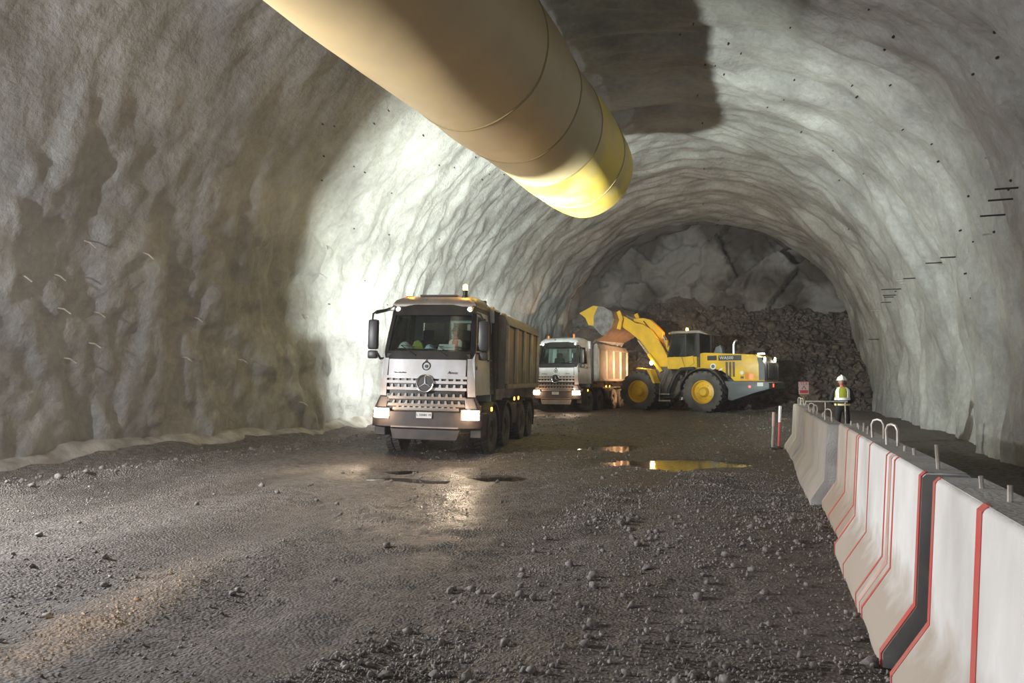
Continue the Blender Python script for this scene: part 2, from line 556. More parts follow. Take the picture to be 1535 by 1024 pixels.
def rayhit(px, py, off=0.0):
    """a photo pixel -> point on the tunnel lining (used once to read off real positions)"""
    q = Vector(((px - 767.5) / 1100, (512 - py) / 1100, -1)).normalized()
    d = Euler(cam.rotation_euler).to_matrix() @ q
    t = 2.0
    while t < 60:
        x, y, z = d.x * t, d.y * t, CAMH + d.z * t
        if z > ZC:
            rr = math.hypot(x - XC, z - ZC)
            if rr > RAD - off: break
        elif x > XR - off or x < XL + off: break
        t += 0.02
    if z > ZC:
        a = math.atan2(z - ZC, -(x - XC)); s = HB + a * RAD
    else:
        s = HB - (ZC - z) if x < XC else SL - HB + (ZC - z)
    i = min(max(int(s / SL * NS), 0), NS); j = int(np.argmin(np.abs(vs - y)))
    a = min(max((s - HB) / RAD, 0), math.pi)
    return Vector(SH[i, j]), Vector((math.cos(a), 0, -math.sin(a)))


# raw rock ring between lining and face
def facets(u, w, n, seed, box, tilt, jump):
    r = np.random.default_rng(seed)
    c = np.stack([r.uniform(box[0], box[1], n), r.uniform(box[2], box[3], n)], -1)
    g = r.normal(0, tilt, (n, 2)); h = r.normal(0, jump, n)
    best = np.full(u.shape, 1e9); out = np.zeros(u.shape)
    for k in range(n):
        dd = (u - c[k, 0]) ** 2 + (w - c[k, 1]) ** 2
        msk = dd < best
        val = h[k] + g[k, 0] * (u - c[k, 0]) + g[k, 1] * (w - c[k, 1])
        out = np.where(msk, val, out); best = np.where(msk, dd, best)
    return out


vr = np.arange(43.8, 48.7, 0.25)
S2, V2 = np.meshgrid(np.linspace(0, SL, 150), vr, indexing='ij')
x2, z2, n2, m2 = profile(S2)
D2 = -0.35 - 0.25 * facets(S2, V2 * 2, 200, 5, (0, SL, 87, 98), 0.5, 0.5)
f2 = np.stack([x2 + n2 * D2, V2, z2 + m2 * D2], -1).reshape(-1, 3)
nn = len(vr)
ii, jj = np.meshgrid(np.arange(149), np.arange(nn - 1), indexing='ij'); a = (ii * nn + jj).ravel()
ring = link('trim_1', fast_mesh('trim_1', f2, np.stack([a, a + nn, a + nn + 1, a + 1], -1)), M['rawrock'])
tag(ring, 'dark unsprayed rock ring beside the tunnel face', 'rock', kind='structure')

gx = np.arange(XL - 1.5, XR + 1.5, 0.11); gz = np.arange(-0.6, ZC + RAD + 1.6, 0.11)
GX, GZ = np.meshgrid(gx, gz, indexing='ij')
FD = 0.55 * facets(GX, GZ, 36, 8, (XL, XR, 0, 12), 0.35, 0.55) + 0.22 * facets(GX, GZ, 260, 9, (XL, XR, 0, 12), 0.5, 0.5) + 0.06 * facets(GX, GZ, 1400, 10, (XL, XR, 0, 12), 0.8, 0.6)
FD = FD + 0.05 * fbm(GX / .5, GZ / .5, oct=3, seed=3)
fv = np.stack([GX, V_FACE + 0.4 - FD - 0.03 * GZ, GZ], -1).reshape(-1, 3)
nn = len(gz)
ii, jj = np.meshgrid(np.arange(len(gx) - 1), np.arange(nn - 1), indexing='ij'); a = (ii * nn + jj).ravel()
wall_front = link('wall_front', fast_mesh('wall_front', fv, np.stack([a, a + 1, a + nn + 1, a + nn], -1)), M['face'])
tag(wall_front, 'jagged grey rock face closing the end of the tunnel', 'rock face', kind='structure')


# ---- floor
PUD = [(-2.35, 15.3, 1.7, 1.5), (-1.35, 16.2, 1.1, 0.9), (-5.95, 11.1, 0.75, 0.45), (-6.6, 12.3, 0.5, 0.35), (-3.9, 18.2, 0.9, 1.2), (-4.6, 12.2, 0.6, 0.4)]


def ground(x, v):
    x = np.asarray(x, float); v = np.asarray(v, float)
    h = 0.14 * sstep(20, 30, v)
    h = h + 0.05 * fbm(x / 2.2, v / 3.5, oct=3, seed=50)
    rut = np.sin((x + 0.10 * v + 0.5 * vn(v / 6, x * 0, seed=77)) * 2 * math.pi / 1.55) * (0.5 + 0.5 * vn(x / 3, v / 5, seed=78))
    h = h + 0.030 * rut * sstep(-11, -9.5, x) * sstep(1.0, -1.0, x)
    h = h + 0.018 * fbm(x / 0.35, v / 0.35, oct=3, seed=52)
    # pale rebound berm and mud windrow along the left wall
    h = h + 0.30 * sstep(-11.4, -12.7, x + 0.35 * vn(v / 1.4, x * 0, seed=60))
    h = h + 0.16 * np.exp(-((x + 10.7 + 0.3 * vn(v / 2.0, x * 0, seed=61)) / 0.33) ** 2) * (0.7 + 0.9 * vn(v / .5, x / .3, seed=62))
    # loose gravel shoulder beside the barriers
    h = h + 0.05 * sstep(-1.6, -0.6, x + 0.02 * v) * sstep(18, 12, v)
    for (a, b, ra, rb) in PUD:
        q = ((x - a) / ra) ** 2 + ((v - b) / rb) ** 2
        h = h - 0.17 * np.exp(-q * 1.1)
    return h


gx = np.concatenate([np.arange(XL - .6, -9, .14), np.arange(-9, 1.2, 0.075), np.arange(1.2, XR + .7, .2)])
gv = np.concatenate([np.arange(-16, 1, .5), np.arange(1, 20, 0.075), np.arange(20, 48, .14)])
GX, GV = np.meshgrid(gx, gv, indexing='ij')
GZ = ground(GX, GV)
fv = np.stack([GX, GV, GZ], -1).reshape(-1, 3)
nn = len(gv)
ii, jj = np.meshgrid(np.arange(len(gx) - 1), np.arange(nn - 1), indexing='ij'); a = (ii * nn + jj).ravel()
me = fast_mesh('floor', fv, np.stack([a, a + nn, a + nn + 1, a + 1], -1)); me.shade_smooth()
floor = tag(link('floor', me, M['ground']), 'rutted wet muddy gravel floor of the tunnel', 'floor', kind='structure')


lx = np.linspace(-13.0, -11.0, 16); lv_ = np.arange(4, 44, 0.12)
LXX, LVV = np.meshgrid(lx, lv_, indexing='ij')
edge = -12.2 + 0.22 * fbm(LVV / 1.3, LVV * 0, oct=3, seed=130)
LZZ = ground(LXX, LVV) + 0.03 + 0.05 * fbm(LXX / .3, LVV / .4, oct=3, seed=131) - 0.35 * sstep(-.05, .5, LXX - edge) + 0.12 * sstep(-12.3, -12.8, LXX)
nn = len(lv_)
ii, jj = np.meshgrid(np.arange(15), np.arange(nn - 1), indexing='ij'); a = (ii * nn + jj).ravel()
me = fast_mesh('trim_2', np.stack([LXX, LVV, LZZ], -1).reshape(-1, 3), np.stack([a, a + nn, a + nn + 1, a + 1], -1)); me.shade_smooth()
M['rebound'] = mk('pale_rebound_concrete', (0.40, 0.385, 0.36), .85, 0, (0.20, 0.18, 0.155), 2.2, .8, 14)
tag(link('trim_2', me, M['rebound']), 'pale ledge of fallen sprayed concrete along the left wall foot', 'ledge', kind='structure')


def gz1(x, v):
    return float(ground(np.array([x]), np.array([v]))[0])


# ---- puddles
plab = ['wide shallow puddle mirroring the orange beacon in mid road', 'shallow puddle on the barrier side of the widest puddle', 'small puddle in front of the near truck, catching its headlamps', 'tiny puddle just ahead of the near truck bumper',
        'dark puddle beyond the widest one, toward the far truck', 'small dark puddle on the right of the near truck headlamp glare']
for i, (a_, b_, ra, rb) in enumerate(PUD):
    tt = np.linspace(0, 2 * math.pi, 60)
    lv = float(ground(a_ + np.cos(tt) * ra * 1.3, b_ + np.sin(tt) * rb * 1.3).min()) - 0.004
    core = float(ground(a_ + np.cos(tt) * ra * .35, b_ + np.sin(tt) * rb * .35).mean())
    lv = max(lv, core + .012)
    pts = [(math.cos(t) * ra * 1.35, math.sin(t) * rb * 1.35) for t in np.linspace(0, 2 * math.pi, 40)[:-1]]
    bb = B().prism(pts, 'z', -0.02, 0.0)
    o = bb.build('puddle', M['water'], smooth=False)
    o.location = (a_, b_, lv)
    tag(o, plab[i], 'puddle', 'puddles on the roadway')

# ---- stones
def hull_rock(seed, n=13, flat=0.75):
    r = np.random.default_rng(seed)
    p = r.normal(size=(n, 3)); p /= np.linalg.norm(p, axis=1)[:, None]
    p *= r.uniform(0.7, 1.0, (n, 1)); p *= (1, r.uniform(.7, 1), flat)
    bm = bmesh.new()
    for q in p: bm.verts.new(q)
    bmesh.ops.convex_hull(bm, input=bm.verts)
    for vtx in [w for w in bm.verts if not w.link_faces]: bm.verts.remove(vtx)
    bmesh.ops.triangulate(bm, faces=bm.faces)
    bm.verts.ensure_lookup_table(); bm.verts.index_update()
    vv = np.array([w.co[:] for w in bm.verts]); ff = np.array([[w.index for w in f.verts] for f in bm.faces])
    bm.free()
    return vv, ff


ROCKS = [hull_rock(100 + k) for k in range(8)]
PEB = [hull_rock(200 + k, 9, 0.65) for k in range(6)]


def scatter(name, pos, size, src, mat, seed, parent=None):
    r = np.random.default_rng(seed)
    VV = []; FF = []; base = 0
    pick = r.integers(0, len(src), len(pos))
    for k, (v, f) in enumerate(src):
        idx = np.where(pick == k)[0]
        if not len(idx): continue
        q = r.normal(size=(len(idx), 4)); q /= np.linalg.norm(q, axis=1)[:, None]
        w, x, y, z = q.T
        rot = np.stack([1 - 2 * (y * y + z * z), 2 * (x * y - z * w), 2 * (x * z + y * w), 2 * (x * y + z * w), 1 - 2 * (x * x + z * z), 2 * (y * z - x * w), 2 * (x * z - y * w), 2 * (y * z + x * w), 1 - 2 * (x * x + y * y)], -1).reshape(-1, 3, 3)
        P = np.einsum('nij,vj->nvi', rot, v) * size[idx][:, None, None] + pos[idx][:, None, :]
        VV.append(P.reshape(-1, 3))
        FF.append((f[None] + (np.arange(len(idx)) * len(v))[:, None, None] + base).reshape(-1, 3))
        base += len(idx) * len(v)
    me = fast_mesh(name, np.concatenate(VV), np.concatenate(FF))
    return link(name, me, mat, parent)


def gpos(n, x0, x1, v0, v1, r, pw=1.0):
    x = r.uniform(x0, x1, n); v = v0 + (v1 - v0) * r.uniform(0, 1, n) ** pw
    return x, v


r = np.random.default_rng(4)
xs1, vs1 = gpos(34000, -2.6, 0.6, 2.2, 14, r, 1.5)
keep = r.uniform(0, 1, len(xs1)) < np.clip(0.35 + 0.9 * vn(xs1 / 1.1, vs1 / 1.8, seed=90) + 0.4 * (xs1 > -1.3), 0.06, 1)
xs1, vs1 = xs1[keep], vs1[keep]
xs2, vs2 = gpos(44000, -10.5, -1.2, 2.0, 18, r, 1.2)
keep = r.uniform(0, 1, len(xs2)) < np.clip(0.35 + 1.1 * vn(xs2 / 1.5, vs2 / 2.2, seed=91), 0.08, 1)
xs2, vs2 = xs2[keep], vs2[keep]
xs3, vs3 = gpos(3500, -11.9, -10.2, 6, 30, r)
xs4, vs4 = gpos(4500, -9, 1.0, 14, 40, r)
xs = np.concatenate([xs1, xs2, xs3, xs4]); vv_ = np.concatenate([vs1, vs2, vs3, vs4])
sz = np.concatenate([r.lognormal(-4.45, .45, len(xs1)), r.lognormal(-4.75, .42, len(xs2)), r.lognormal(-4.0, .5, len(xs3)), r.lognormal(-3.9, .5, len(xs4))])
sz = np.clip(sz, .005, .05)
ps = np.stack([xs, vv_, ground(xs, vv_) + sz * 0.25], -1)
grav = scatter('gravel', ps, sz, PEB, M['stone'], 5)
tag(grav, 'loose grey gravel strewn over the muddy tunnel floor', 'gravel', kind='stuff')

smesh = []
for k in range(6):
    me = fast_mesh('stone', PEB[k][0], PEB[k][1]); me.materials.append(M['stone']); smesh.append(me)
for k in range(200):
    if k < 90: x, v = r.uniform(-2.4, .5), r.uniform(2.6, 9)
    elif k < 150: x, v = r.uniform(-8, -1), r.uniform(3.5, 14)
    else: x, v = r.uniform(-11.3, -10.2), r.uniform(7, 24)
    s_ = r.uniform(.035, .07) if k < 150 else r.uniform(.05, .12)
    o = link('stone', smesh[k % 6], None, floor)
    o.location = (x, v, gz1(x, v) + s_ * .25); o.scale = (s_, s_, s_)
    o.rotation_euler = (r.uniform(-.4, .4), r.uniform(-.4, .4), r.uniform(0, 6))

# ---- muck pile
def pile_h(x, v):
    toe = 42.4 - 3.0 * sstep(-6.5, -1.0, x) + 0.5 * vn(x / 1.6, x * 0, seed=70)
    top = 6.3 + 0.9 * vn(x / 3.0, x * 0 + 3, seed=71) - 1.8 * sstep(-6, -12, x) - 1.0 * sstep(0, 5, x)
    t = np.clip((v - toe) / (47.2 - toe), 0, 1)
    h = top * t ** 0.85
    return h + 0.14 + 0.28 * fbm(x / .9, v / .9, oct=3, seed=72) * sstep(0, .12, t) - 0.35 * (t <= 0)


pr = empty('muck_pile', (-3, 41.5, .2))
px0 = np.arange(XL - .4, XR + .5, .16); pv0 = np.arange(38.6, 48.0, .16)
PX, PV = np.meshgrid(px0, pv0, indexing='ij')
PZ = pile_h(PX, PV)
fv = np.stack([PX + 3, PV - 41.5, PZ - .2], -1).reshape(-1, 3)
nn = len(pv0)
ii, jj = np.meshgrid(np.arange(len(px0) - 1), np.arange(nn - 1), indexing='ij'); a = (ii * nn + jj).ravel()
link('heap', fast_mesh('heap', fv, np.stack([a, a + nn, a + nn + 1, a + 1], -1)), M['rock'], pr)
tag(pr, 'heap of dark blasted rock piled against the tunnel face', 'rock pile')
n = 5200
xs = r.uniform(XL, XR, n); vs_ = r.uniform(39.3, 47, n)
ok = pile_h(xs, vs_) > 0.15
xs, vs_ = xs[ok], vs_[ok]
sz = np.clip(r.lognormal(-2.05, .45, len(xs)), .05, .32)
ps = np.stack([xs + 3, vs_ - 41.5, pile_h(xs, vs_) - .2 + sz * .3], -1)
rb = scatter('rubble', ps, sz, PEB, M['rock'], 6, pr); tag(rb, kind='stuff')
rmesh = []
for k in range(8):
    me = fast_mesh('rock', ROCKS[k][0], ROCKS[k][1]); me.materials.append(M['rock']); rmesh.append(me)
cnt = 0
while cnt < 290:
    x, v = r.uniform(-9, XR - .3), r.uniform(39.4, 46.5)
    h = float(pile_h(np.array([x]), np.array([v]))[0])
    if h < 0.2: continue
    s_ = r.uniform(.2, .48)
    o = link('rock', rmesh[cnt % 8], None, pr)
    o.location = (x + 3, v - 41.5, h - .2 + s_ * .25); o.scale = (s_, s_ * r.uniform(.7, 1.1), s_ * r.uniform(.7, 1))
    o.rotation_euler = (r.uniform(-.6, .6), r.uniform(-.6, .6), r.uniform(0, 6))
    cnt += 1

# ---- rock bolts and rebar stubs standing out of the lining
for (px, py, ln) in [(1533, 283, .36), (1522, 298, .40), (1500, 329, .44), (1484, 352, .18), (1437, 388, .34), (1396, 404, .42), (1420, 398, .2), (1382, 416, .36), (1360, 424, .26), (1358, 432, .62), (1362, 427, .2), (1354, 441, .42), (1335, 448, .40), (1331, 455, .36), (1325, 465, .3), (1318, 512, .55), (1485, 245, .1)]:
    p, nrm = rayhit(px, py)
    b = B().cyl(p + Vector((.05, 0, 0)), p + Vector((-ln, 0, 0.0)), 0.017, n=6)
    b.build('rebar_stub', M['bolt'] if ln > .3 else M['rebar'], wall_right, smooth=False)
for k in range(55):
    px, py = r.uniform(1000, 1520), r.uniform(10, 480)
    p, nrm = rayhit(px, py)
    if p.y > 44 or p.y < 9: continue
    par = wall_right if p.z < 7.9 else ceiling
    B().cyl(p - nrm * .05, p + nrm * r.uniform(.03, .07), r.uniform(.014, .026), n=6).build('bolt', M['bolt'], par, smooth=False)
for k in range(30):
    px, py = r.uniform(480, 900), r.uniform(150, 470)
    p, nrm = rayhit(px, py)
    if p.y > 44 or p.y < 9: continue
    par = wall_left if p.z < 7.9 else ceiling
    B().cyl(p - nrm * .05, p + nrm * r.uniform(.03, .07), r.uniform(.014, .024), n=6).build('bolt', M['bolt'], par, smooth=False)
for (px, py) in [(128, 353), (80, 407), (84, 456), (146, 460), (98, 536), (290, 472), (358, 538), (24, 404), (205, 372), (139, 510), (272, 700 - 170), (455, 470), (488, 412), (500, 370), (440, 600)]:
    p, nrm = rayhit(px, py)
    b = B().tube([p - nrm * .05, p + nrm * .12 + Vector((0, .03, -.02)), p + nrm * .2 + Vector((0, .10, -.10))], 0.014, 6)
    b.build('bolt', M['rebar'], wall_left, smooth=False)

# ---- ventilation duct
DC = np.array([  # along y, centre x, centre z, radius
    [0.0, -5.50, 8.05, 1.56], [6.0, -5.50, 8.05, 1.58], [11.8, -5.48, 8.12, 1.58], [14.6, -5.42, 8.10, 1.56], [16.2, -5.34, 8.02, 1.47], [18.0, -5.30, 8.02, 1.50], [19.8, -5.28, 8.04, 1.50], [21.5, -5.28, 8.05, 1.47]])
duct = empty('ventilation_duct', (-5.4, 10.0, 6.5))
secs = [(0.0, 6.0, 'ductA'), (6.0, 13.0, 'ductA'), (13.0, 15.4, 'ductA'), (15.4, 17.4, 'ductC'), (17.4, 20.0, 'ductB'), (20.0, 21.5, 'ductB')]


def duct_ring(v, n=64, dr=0.0):
    cx = np.interp(v, DC[:, 0], DC[:, 1]); cz = np.interp(v, DC[:, 0], DC[:, 2]); rr = np.interp(v, DC[:, 0], DC[:, 3])
    a = np.linspace(0, 2 * math.pi, n, endpoint=False)
    wr = 0.012 * np.sin(a * 5 + v * 1.3) + 0.010 * vn(a * 3, a * 0 + v * .9, seed=15)
    return [(cx + (rr + dr + w) * math.cos(t) + 5.4, v - 10.0, cz + (rr + dr + w) * math.sin(t) - 6.5) for t, w in zip(a, wr)]


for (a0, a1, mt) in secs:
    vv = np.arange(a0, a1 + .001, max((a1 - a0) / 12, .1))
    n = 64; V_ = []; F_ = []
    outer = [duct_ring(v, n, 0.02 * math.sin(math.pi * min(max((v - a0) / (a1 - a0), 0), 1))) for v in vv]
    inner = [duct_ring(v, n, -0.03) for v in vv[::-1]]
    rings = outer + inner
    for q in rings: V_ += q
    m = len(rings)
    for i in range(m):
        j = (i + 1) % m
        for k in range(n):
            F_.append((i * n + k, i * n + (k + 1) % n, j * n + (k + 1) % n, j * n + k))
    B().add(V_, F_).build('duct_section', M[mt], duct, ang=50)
for v in (6.0, 13.0, 15.4, 17.4, 20.0):
    V_ = []; F_ = []
    n = 64
    for dv, dr in ((-.035, .0), (-.02, .018), (.02, .018), (.035, .0), (.02, -.012), (-.02, -.012)):
        V_ += [(x, y + dv, z) for x, y, z in duct_ring(v, n, dr)]
    for i in range(6):
        j = (i + 1) % 6
        F_ += [(i * n + k, i * n + (k + 1) % n, j * n + (k + 1) % n, j * n + k) for k in range(n)]
    B().add(V_, F_).build('seam_band', M['seam'], duct)
for v in (1.5, 5.0, 8.5, 12.0, 15.5, 19.0):
    cx = np.interp(v, DC[:, 0], DC[:, 1]); cz = np.interp(v, DC[:, 0], DC[:, 2])
    B().cyl((cx + 5.4, v - 10, cz + 1.3 - 6.5), (cx + 5.4, v - 10, ZC + RAD - 6.4), .012, n=6).build('hanger_wire', M['bolt'], duct)
tag(duct, 'huge yellow fabric ventilation duct hanging under the tunnel vault', 'duct')


# ================================================================== TIPPER TRUCKS
YF = ([0.40, 1.05, 1.65, 2.15, 3.20, 3.36, 3.46], [0.02, 0.02, 0.00, 0.05, 0.40, 0.47, 0.60])
HW = ([0.4, 1.06, 1.34, 2.15, 2.6, 3.2, 3.36, 3.46], [1.21, 1.20, 1.06, 1.03, 1.01, .96, .93, .88])


def front(u, z, off=0.0):
    hw = np.interp(z, *HW)
    return (u * hw, float(np.interp(z, *YF)) + 0.04 * u * u + 0.10 * abs(u) ** 7 + off, z)


def patch(b, u0, u1, z0, z1, off=0.0, th=0.03, nu=8, nz=4, fu=None):
    V_ = []; F_ = []
    for lay in (0, 1):
        for i in range(nu + 1):
            for k in range(nz + 1):
                z = z0 + (z1 - z0) * k / nz
                a0, a1 = (u0, u1) if fu is None else fu(u0, u1, (z - z0) / (z1 - z0))
                V_.append(front(a0 + (a1 - a0) * i / nu, z, off + lay * th))
    m = nz + 1; L = (nu + 1) * m
    for i in range(nu):
        for k in range(nz):
            q = (i * m + k, (i + 1) * m + k, (i + 1) * m + k + 1, i * m + k + 1)
            F_.append(q); F_.append(tuple(L + t for t in q[::-1]))
    for i in range(nu):
        for k in (0, nz):
            F_.append((i * m + k, (i + 1) * m + k, L + (i + 1) * m + k, L + i * m + k))
    for k in range(nz):
        for i in (0, nu):
            F_.append((i * m + k, i * m + k + 1, L + i * m + k + 1, L + i * m + k))
    return b.add(V_, F_)


def side_poly(b, pts, sx, th=0.04, off=0.0):
    """panel on the cab side, outline in (y, z), following the cab's tumblehome"""
    n = len(pts)
    V_ = [(sx * (np.interp(z, *HW) + off), y, z) for y, z in pts] + [(sx * (np.interp(z, *HW) + off - th), y, z) for y, z in pts]
    F_ = [tuple(range(n)), tuple(range(2 * n - 1, n - 1, -1))] + [(i, (i + 1) % n, n + (i + 1) % n, n + i) for i in range(n)]
    return b.add(V_, F_)


def make_tire(Rt, w, lugs, lugh):
    """tyre about the x axis, with chunky tread blocks"""
    b = B()
    ri = Rt * 0.56
    h = w / 2
    prof = [(ri, -h * .75), (ri + .03, -h * .92), (Rt * .80, -h), (Rt * .93, -h * .94), (Rt - lugh, -h * .80), (Rt - lugh, h * .80), (Rt * .93, h * .94), (Rt * .80, h), (ri + .03, h * .92), (ri, h * .75), (ri, -h * .75)]
    b.lathe(prof, (0, 0, 0), 'x', 40)
    for k in range(lugs):
        for sd in (-1, 1):
            a = 2 * math.pi * (k + (.5 if sd > 0 else 0)) / lugs
            da = math.pi / lugs * .62; sk = sd * math.pi / lugs * .5
            pts = []
            for rr in (Rt - lugh - .01, Rt):
                for (xx, aa) in ((sd * .02, a - da + sk), (sd * h * .93, a - da - sk), (sd * h * .93, a + da - sk), (sd * .02, a + da + sk)):
                    pts.append((xx, rr * math.cos(aa), rr * math.sin(aa)))
            b.hexa(pts)
    return b


def make_rim(Rt, w, sgn, deep=0.10):
    ri = Rt * 0.57; h = w / 2
    b = B().lathe([(ri, -h * .7), (ri, h * .78), (ri - .03, h * .80), (ri - .05, h * .72), (ri - .06, h * .72 - deep), (ri * .45, h * .72 - deep * .8), (ri * .36, h * .72 - deep * .2), (ri * .30, h * .72), (0.001, h * .74)], (0, 0, 0), 'x', 28)
    for k in range(8):
        a = 2 * math.pi * k / 8
        y, z = ri * .62 * math.cos(a), ri * .62 * math.sin(a)
        b.cyl((h * .72 - deep * .85, y, z), (h * .72 - deep * .5, y, z), .022, n=6)
    if sgn < 0: b.v = [(-x, y, z) for x, y, z in b.v]
    return b


TT = make_tire(0.53, 0.34, 30, .035).mesh('tire', M['rubber'])
TR = {s: make_rim(0.53, 0.34, s).mesh('rim', M['mud']) for s in (-1, 1)}


def beacon(root, x, y, z, h, lit=True):
    b = B().lathe([(.07, 0), (.07, .04), (.055, .05), (.055, h), (.0, h)], (x, y, z), 'z', 14)
    bo = b.build('beacon_base', M['black'] if h > .1 else M['amberd'], root)
    B().lathe([(.055, h), (.058, h + .02), (.055, h + .10), (.03, h + .13), (0, h + .135)], (x, y, z), 'z', 14).build('beacon_lens', M['beacon'] if lit else M['amberd'], bo)


def arc_strip(b, yc, zc, r0, r1, a0, a1, x0, x1, n=14):
    pts = []
    for i in range(n + 1):
        t = R(a0 + (a1 - a0) * i / n)
        pts.append((yc + math.cos(t) * r1, zc + math.sin(t) * r1))
    for i in range(n, -1, -1):
        t = R(a0 + (a1 - a0) * i / n)
        pts.append((yc + math.cos(t) * r0, zc + math.sin(t) * r0))
    m = n + 1
    for i in range(n):
        q = [pts[i], pts[i + 1], pts[2 * m - 2 - i], pts[2 * m - 1 - i]]
        b.prism(q, 'x', x0, x1)
    return b


AX = [(1.35, 0), (2.95, 0), (5.25, 1), (6.6, 1)]


def make_truck(loc, rz, near, label):
    t = empty('tipper_truck', loc, rz)
    tag(t, label, 'truck', 'tipper trucks in the tunnel')
    # chassis
    b = B()
    for s in (-1, 1): b.box(s * .42 - .05, s * .42 + .05, .5, 7.4, .75, 1.05)
    for y in (.6, 2.2, 3.9, 5.9, 7.3): b.box(-.42, .42, y - .06, y + .06, .78, 1.0)
    b.box(-.30, .30, .6, 2.3, .6, 1.2)
    for y, d in AX: b.cyl((-.95, y, .53), (.95, y, .53), .09, n=10)
    b.box(-1.0, -.5, 3.6, 4.6, .55, 1.1)
    b.build('chassis', M['mud'], t, .01, 1)
    # wheels
    for y, d in AX:
        for s in (-1, 1):
            for k in range(2 if d else 1):
                w = link('tire', TT, None, t); w.location = (s * (1.04 - k * .36), y, .53)
                w.rotation_euler = (random.uniform(0, 6), 0, 0)
                if k == 0: link('rim', TR[s], None, w)
    # cab floor, back wall with window
    b = B().box(-1.0, 1.0, .15, 2.02, 1.0, 1.12)
    for (x0, x1, z0, z1) in ((-1.0, 1.0, 1.1, 2.35), (-.92, .92, 3.05, 3.36), (-.98, -.72, 2.35, 3.05), (.72, .98, 2.35, 3.05), (-.05, .05, 2.35, 3.05)):
        b.box(x0, x1, 1.98, 2.03, z0, z1)
    b.build('cab_rear_wall', M['white'], t)
    # nose panels
    patch(B(), -.84, .84, 1.76, 2.12, -.012, .04, 12, 4, lambda a, c, q: (a * (1 - .015 * (1 - q)), c * (1 - .015 * (1 - q)))).build('bonnet_panel', M['white'], t, .008, 1)
    for s in (-1, 1):
        b = B()
        patch(b, min(s * .855, s * 1), max(s * .855, s * 1), 1.33, 2.14, -.002, .04, 5, 5)
        b.build('corner_panel', M['white'], t)
        patch(B(), min(s * .84, s * 1.0), max(s * .84, s * 1.0), 1.02, 1.32, -.004, .05, 4, 3).build('headlamp_surround', M['dgrey'], t)
        patch(B(), min(s * .74, s * .94), max(s * .74, s * .94), 1.08, 1.30, -.025, .03, 4, 3, lambda a, c, q: ((a + .05 * q, c + .02 * q) if a > 0 else (a - .02 * q, c - .05 * q))).build('headlamp_lens', M['lens'], t, .006, 1)
    # grille
    patch(B(), -.84, .84, 1.0, 1.78, .045, .03, 8, 3, lambda a, c, q: (a * (.85 + .15 * q), c * (.85 + .15 * q))).build('grille_back', M['black'], t)
    for i, (z, w, m_) in enumerate(((1.735, .86, 'white'), (1.63, .85, 'white'), (1.485, .84, 'white'), (1.29, .82, 'bed'), (1.14, .74, 'bed'), (1.055, .62, 'bed'))):
        b = B()
        patch(b, -w, w, z - .030, z + .030, -.012 if i < 3 else .0, .05, 12, 1)
        if i:
            n = 11
            for k in range(n):
                u = -w + .03 + (2 * w - .06) * (k + .5) / n
                if abs(u) < .22 and i < 3: continue
                c0 = Vector(front(u, z + .015, -.004)); c1 = Vector(front(u, z + .095, .012))
                b.hexa([(c0.x - .034, c0.y, c0.z), (c0.x + .034, c0.y, c0.z), (c0.x + .034, c0.y + .04, c0.z), (c0.x - .034, c0.y + .04, c0.z),
                        (c1.x - .012, c1.y, c1.z), (c1.x + .022, c1.y, c1.z), (c1.x + .022, c1.y + .04, c1.z), (c1.x - .012, c1.y + .04, c1.z)])
        b.build('grille_bar', M[m_], t)
    # emblem: three-pointed star in a ring
    sy = -.06; sz_ = 1.60
    b = B().tube([(.18 * math.cos(q), sy, sz_ + .18 * math.sin(q)) for q in np.linspace(0, 2 * math.pi, 33)], .018, 8)
    for k in range(3):
        q = math.pi / 2 + k * 2 * math.pi / 3
        d = Vector((math.cos(q), 0, math.sin(q))); e = Vector((-d.z, 0, d.x)); c = Vector((0, sy, sz_))
        b.hexa([c + e * .035 + Vector((0, .01, 0)), c - e * .035 + Vector((0, .01, 0)), c - e * .004 + d * .175 + Vector((0, .01, 0)), c + e * .004 + d * .175 + Vector((0, .01, 0)),
                c + e * .012 + Vector((0, -.015, 0)), c - e * .012 + Vector((0, -.015, 0)), c - e * .002 + d * .175, c + e * .002 + d * .175])
    em = b.build('star_emblem', M['chrome'], t)
    B().lathe([(0, 0), (.165, .0), (.165, .02), (0, .02)], (0, sy + .012, sz_), 'y', 28).build('emblem_disc', M['dgrey'], em)
    b = B().tube([(.085 * math.cos(q), -.0 + .012, 1.975 + .085 * math.sin(q)) for q in np.linspace(0, 2 * math.pi, 25)], .012, 6)
    rb_ = b.build('round_badge', M['black'], t)
    B().lathe([(0, 0), (.035, 0), (.035, .02), (0, .02)], (0, .0, 1.97), 'y', 14).build('badge_dot', M['black'], rb_)
    b = B()
    b.lathe([(0, 0), (.03, 0), (.03, .01), (0, .01)], (0, .02, 2.075), 'y', 12)
    b.box(-.008, .008, .015, .02, 2.075, 2.125)
    b.build('bonnet_mark', M['black'], t)
    fx = Matrix.Translation((.58, .004, 1.84)) @ Matrix.Rotation(R(90), 4, 'X')
    text_mesh('model_lettering', 'Arocs', .085, M['black'], t, fx, .006, shear=.25)
    fx = Matrix.Translation((-.58, .004, 1.83)) @ Matrix.Rotation(R(90), 4, 'X')
    text_mesh('maker_lettering', 'Mercedes-Benz', .045, M['black'], t, fx, .006)
    # bumper
    b = B()
    patch(b, -1.02, 1.02, .66, 1.00, -.05, .12, 12, 3)
    b.build('bumper', M['dgrey'], t, .012, 1)
    b = B()
    patch(b, -.64, .64, .40, .63, -.04, .10, 12, 2, lambda a, c, q: (a * (.92 + .08 * q), c * (.92 + .08 * q)))
    b.build('bumper_skirt', M['dgrey'] if near else M['bed'], t, .012, 1)
    b = B()
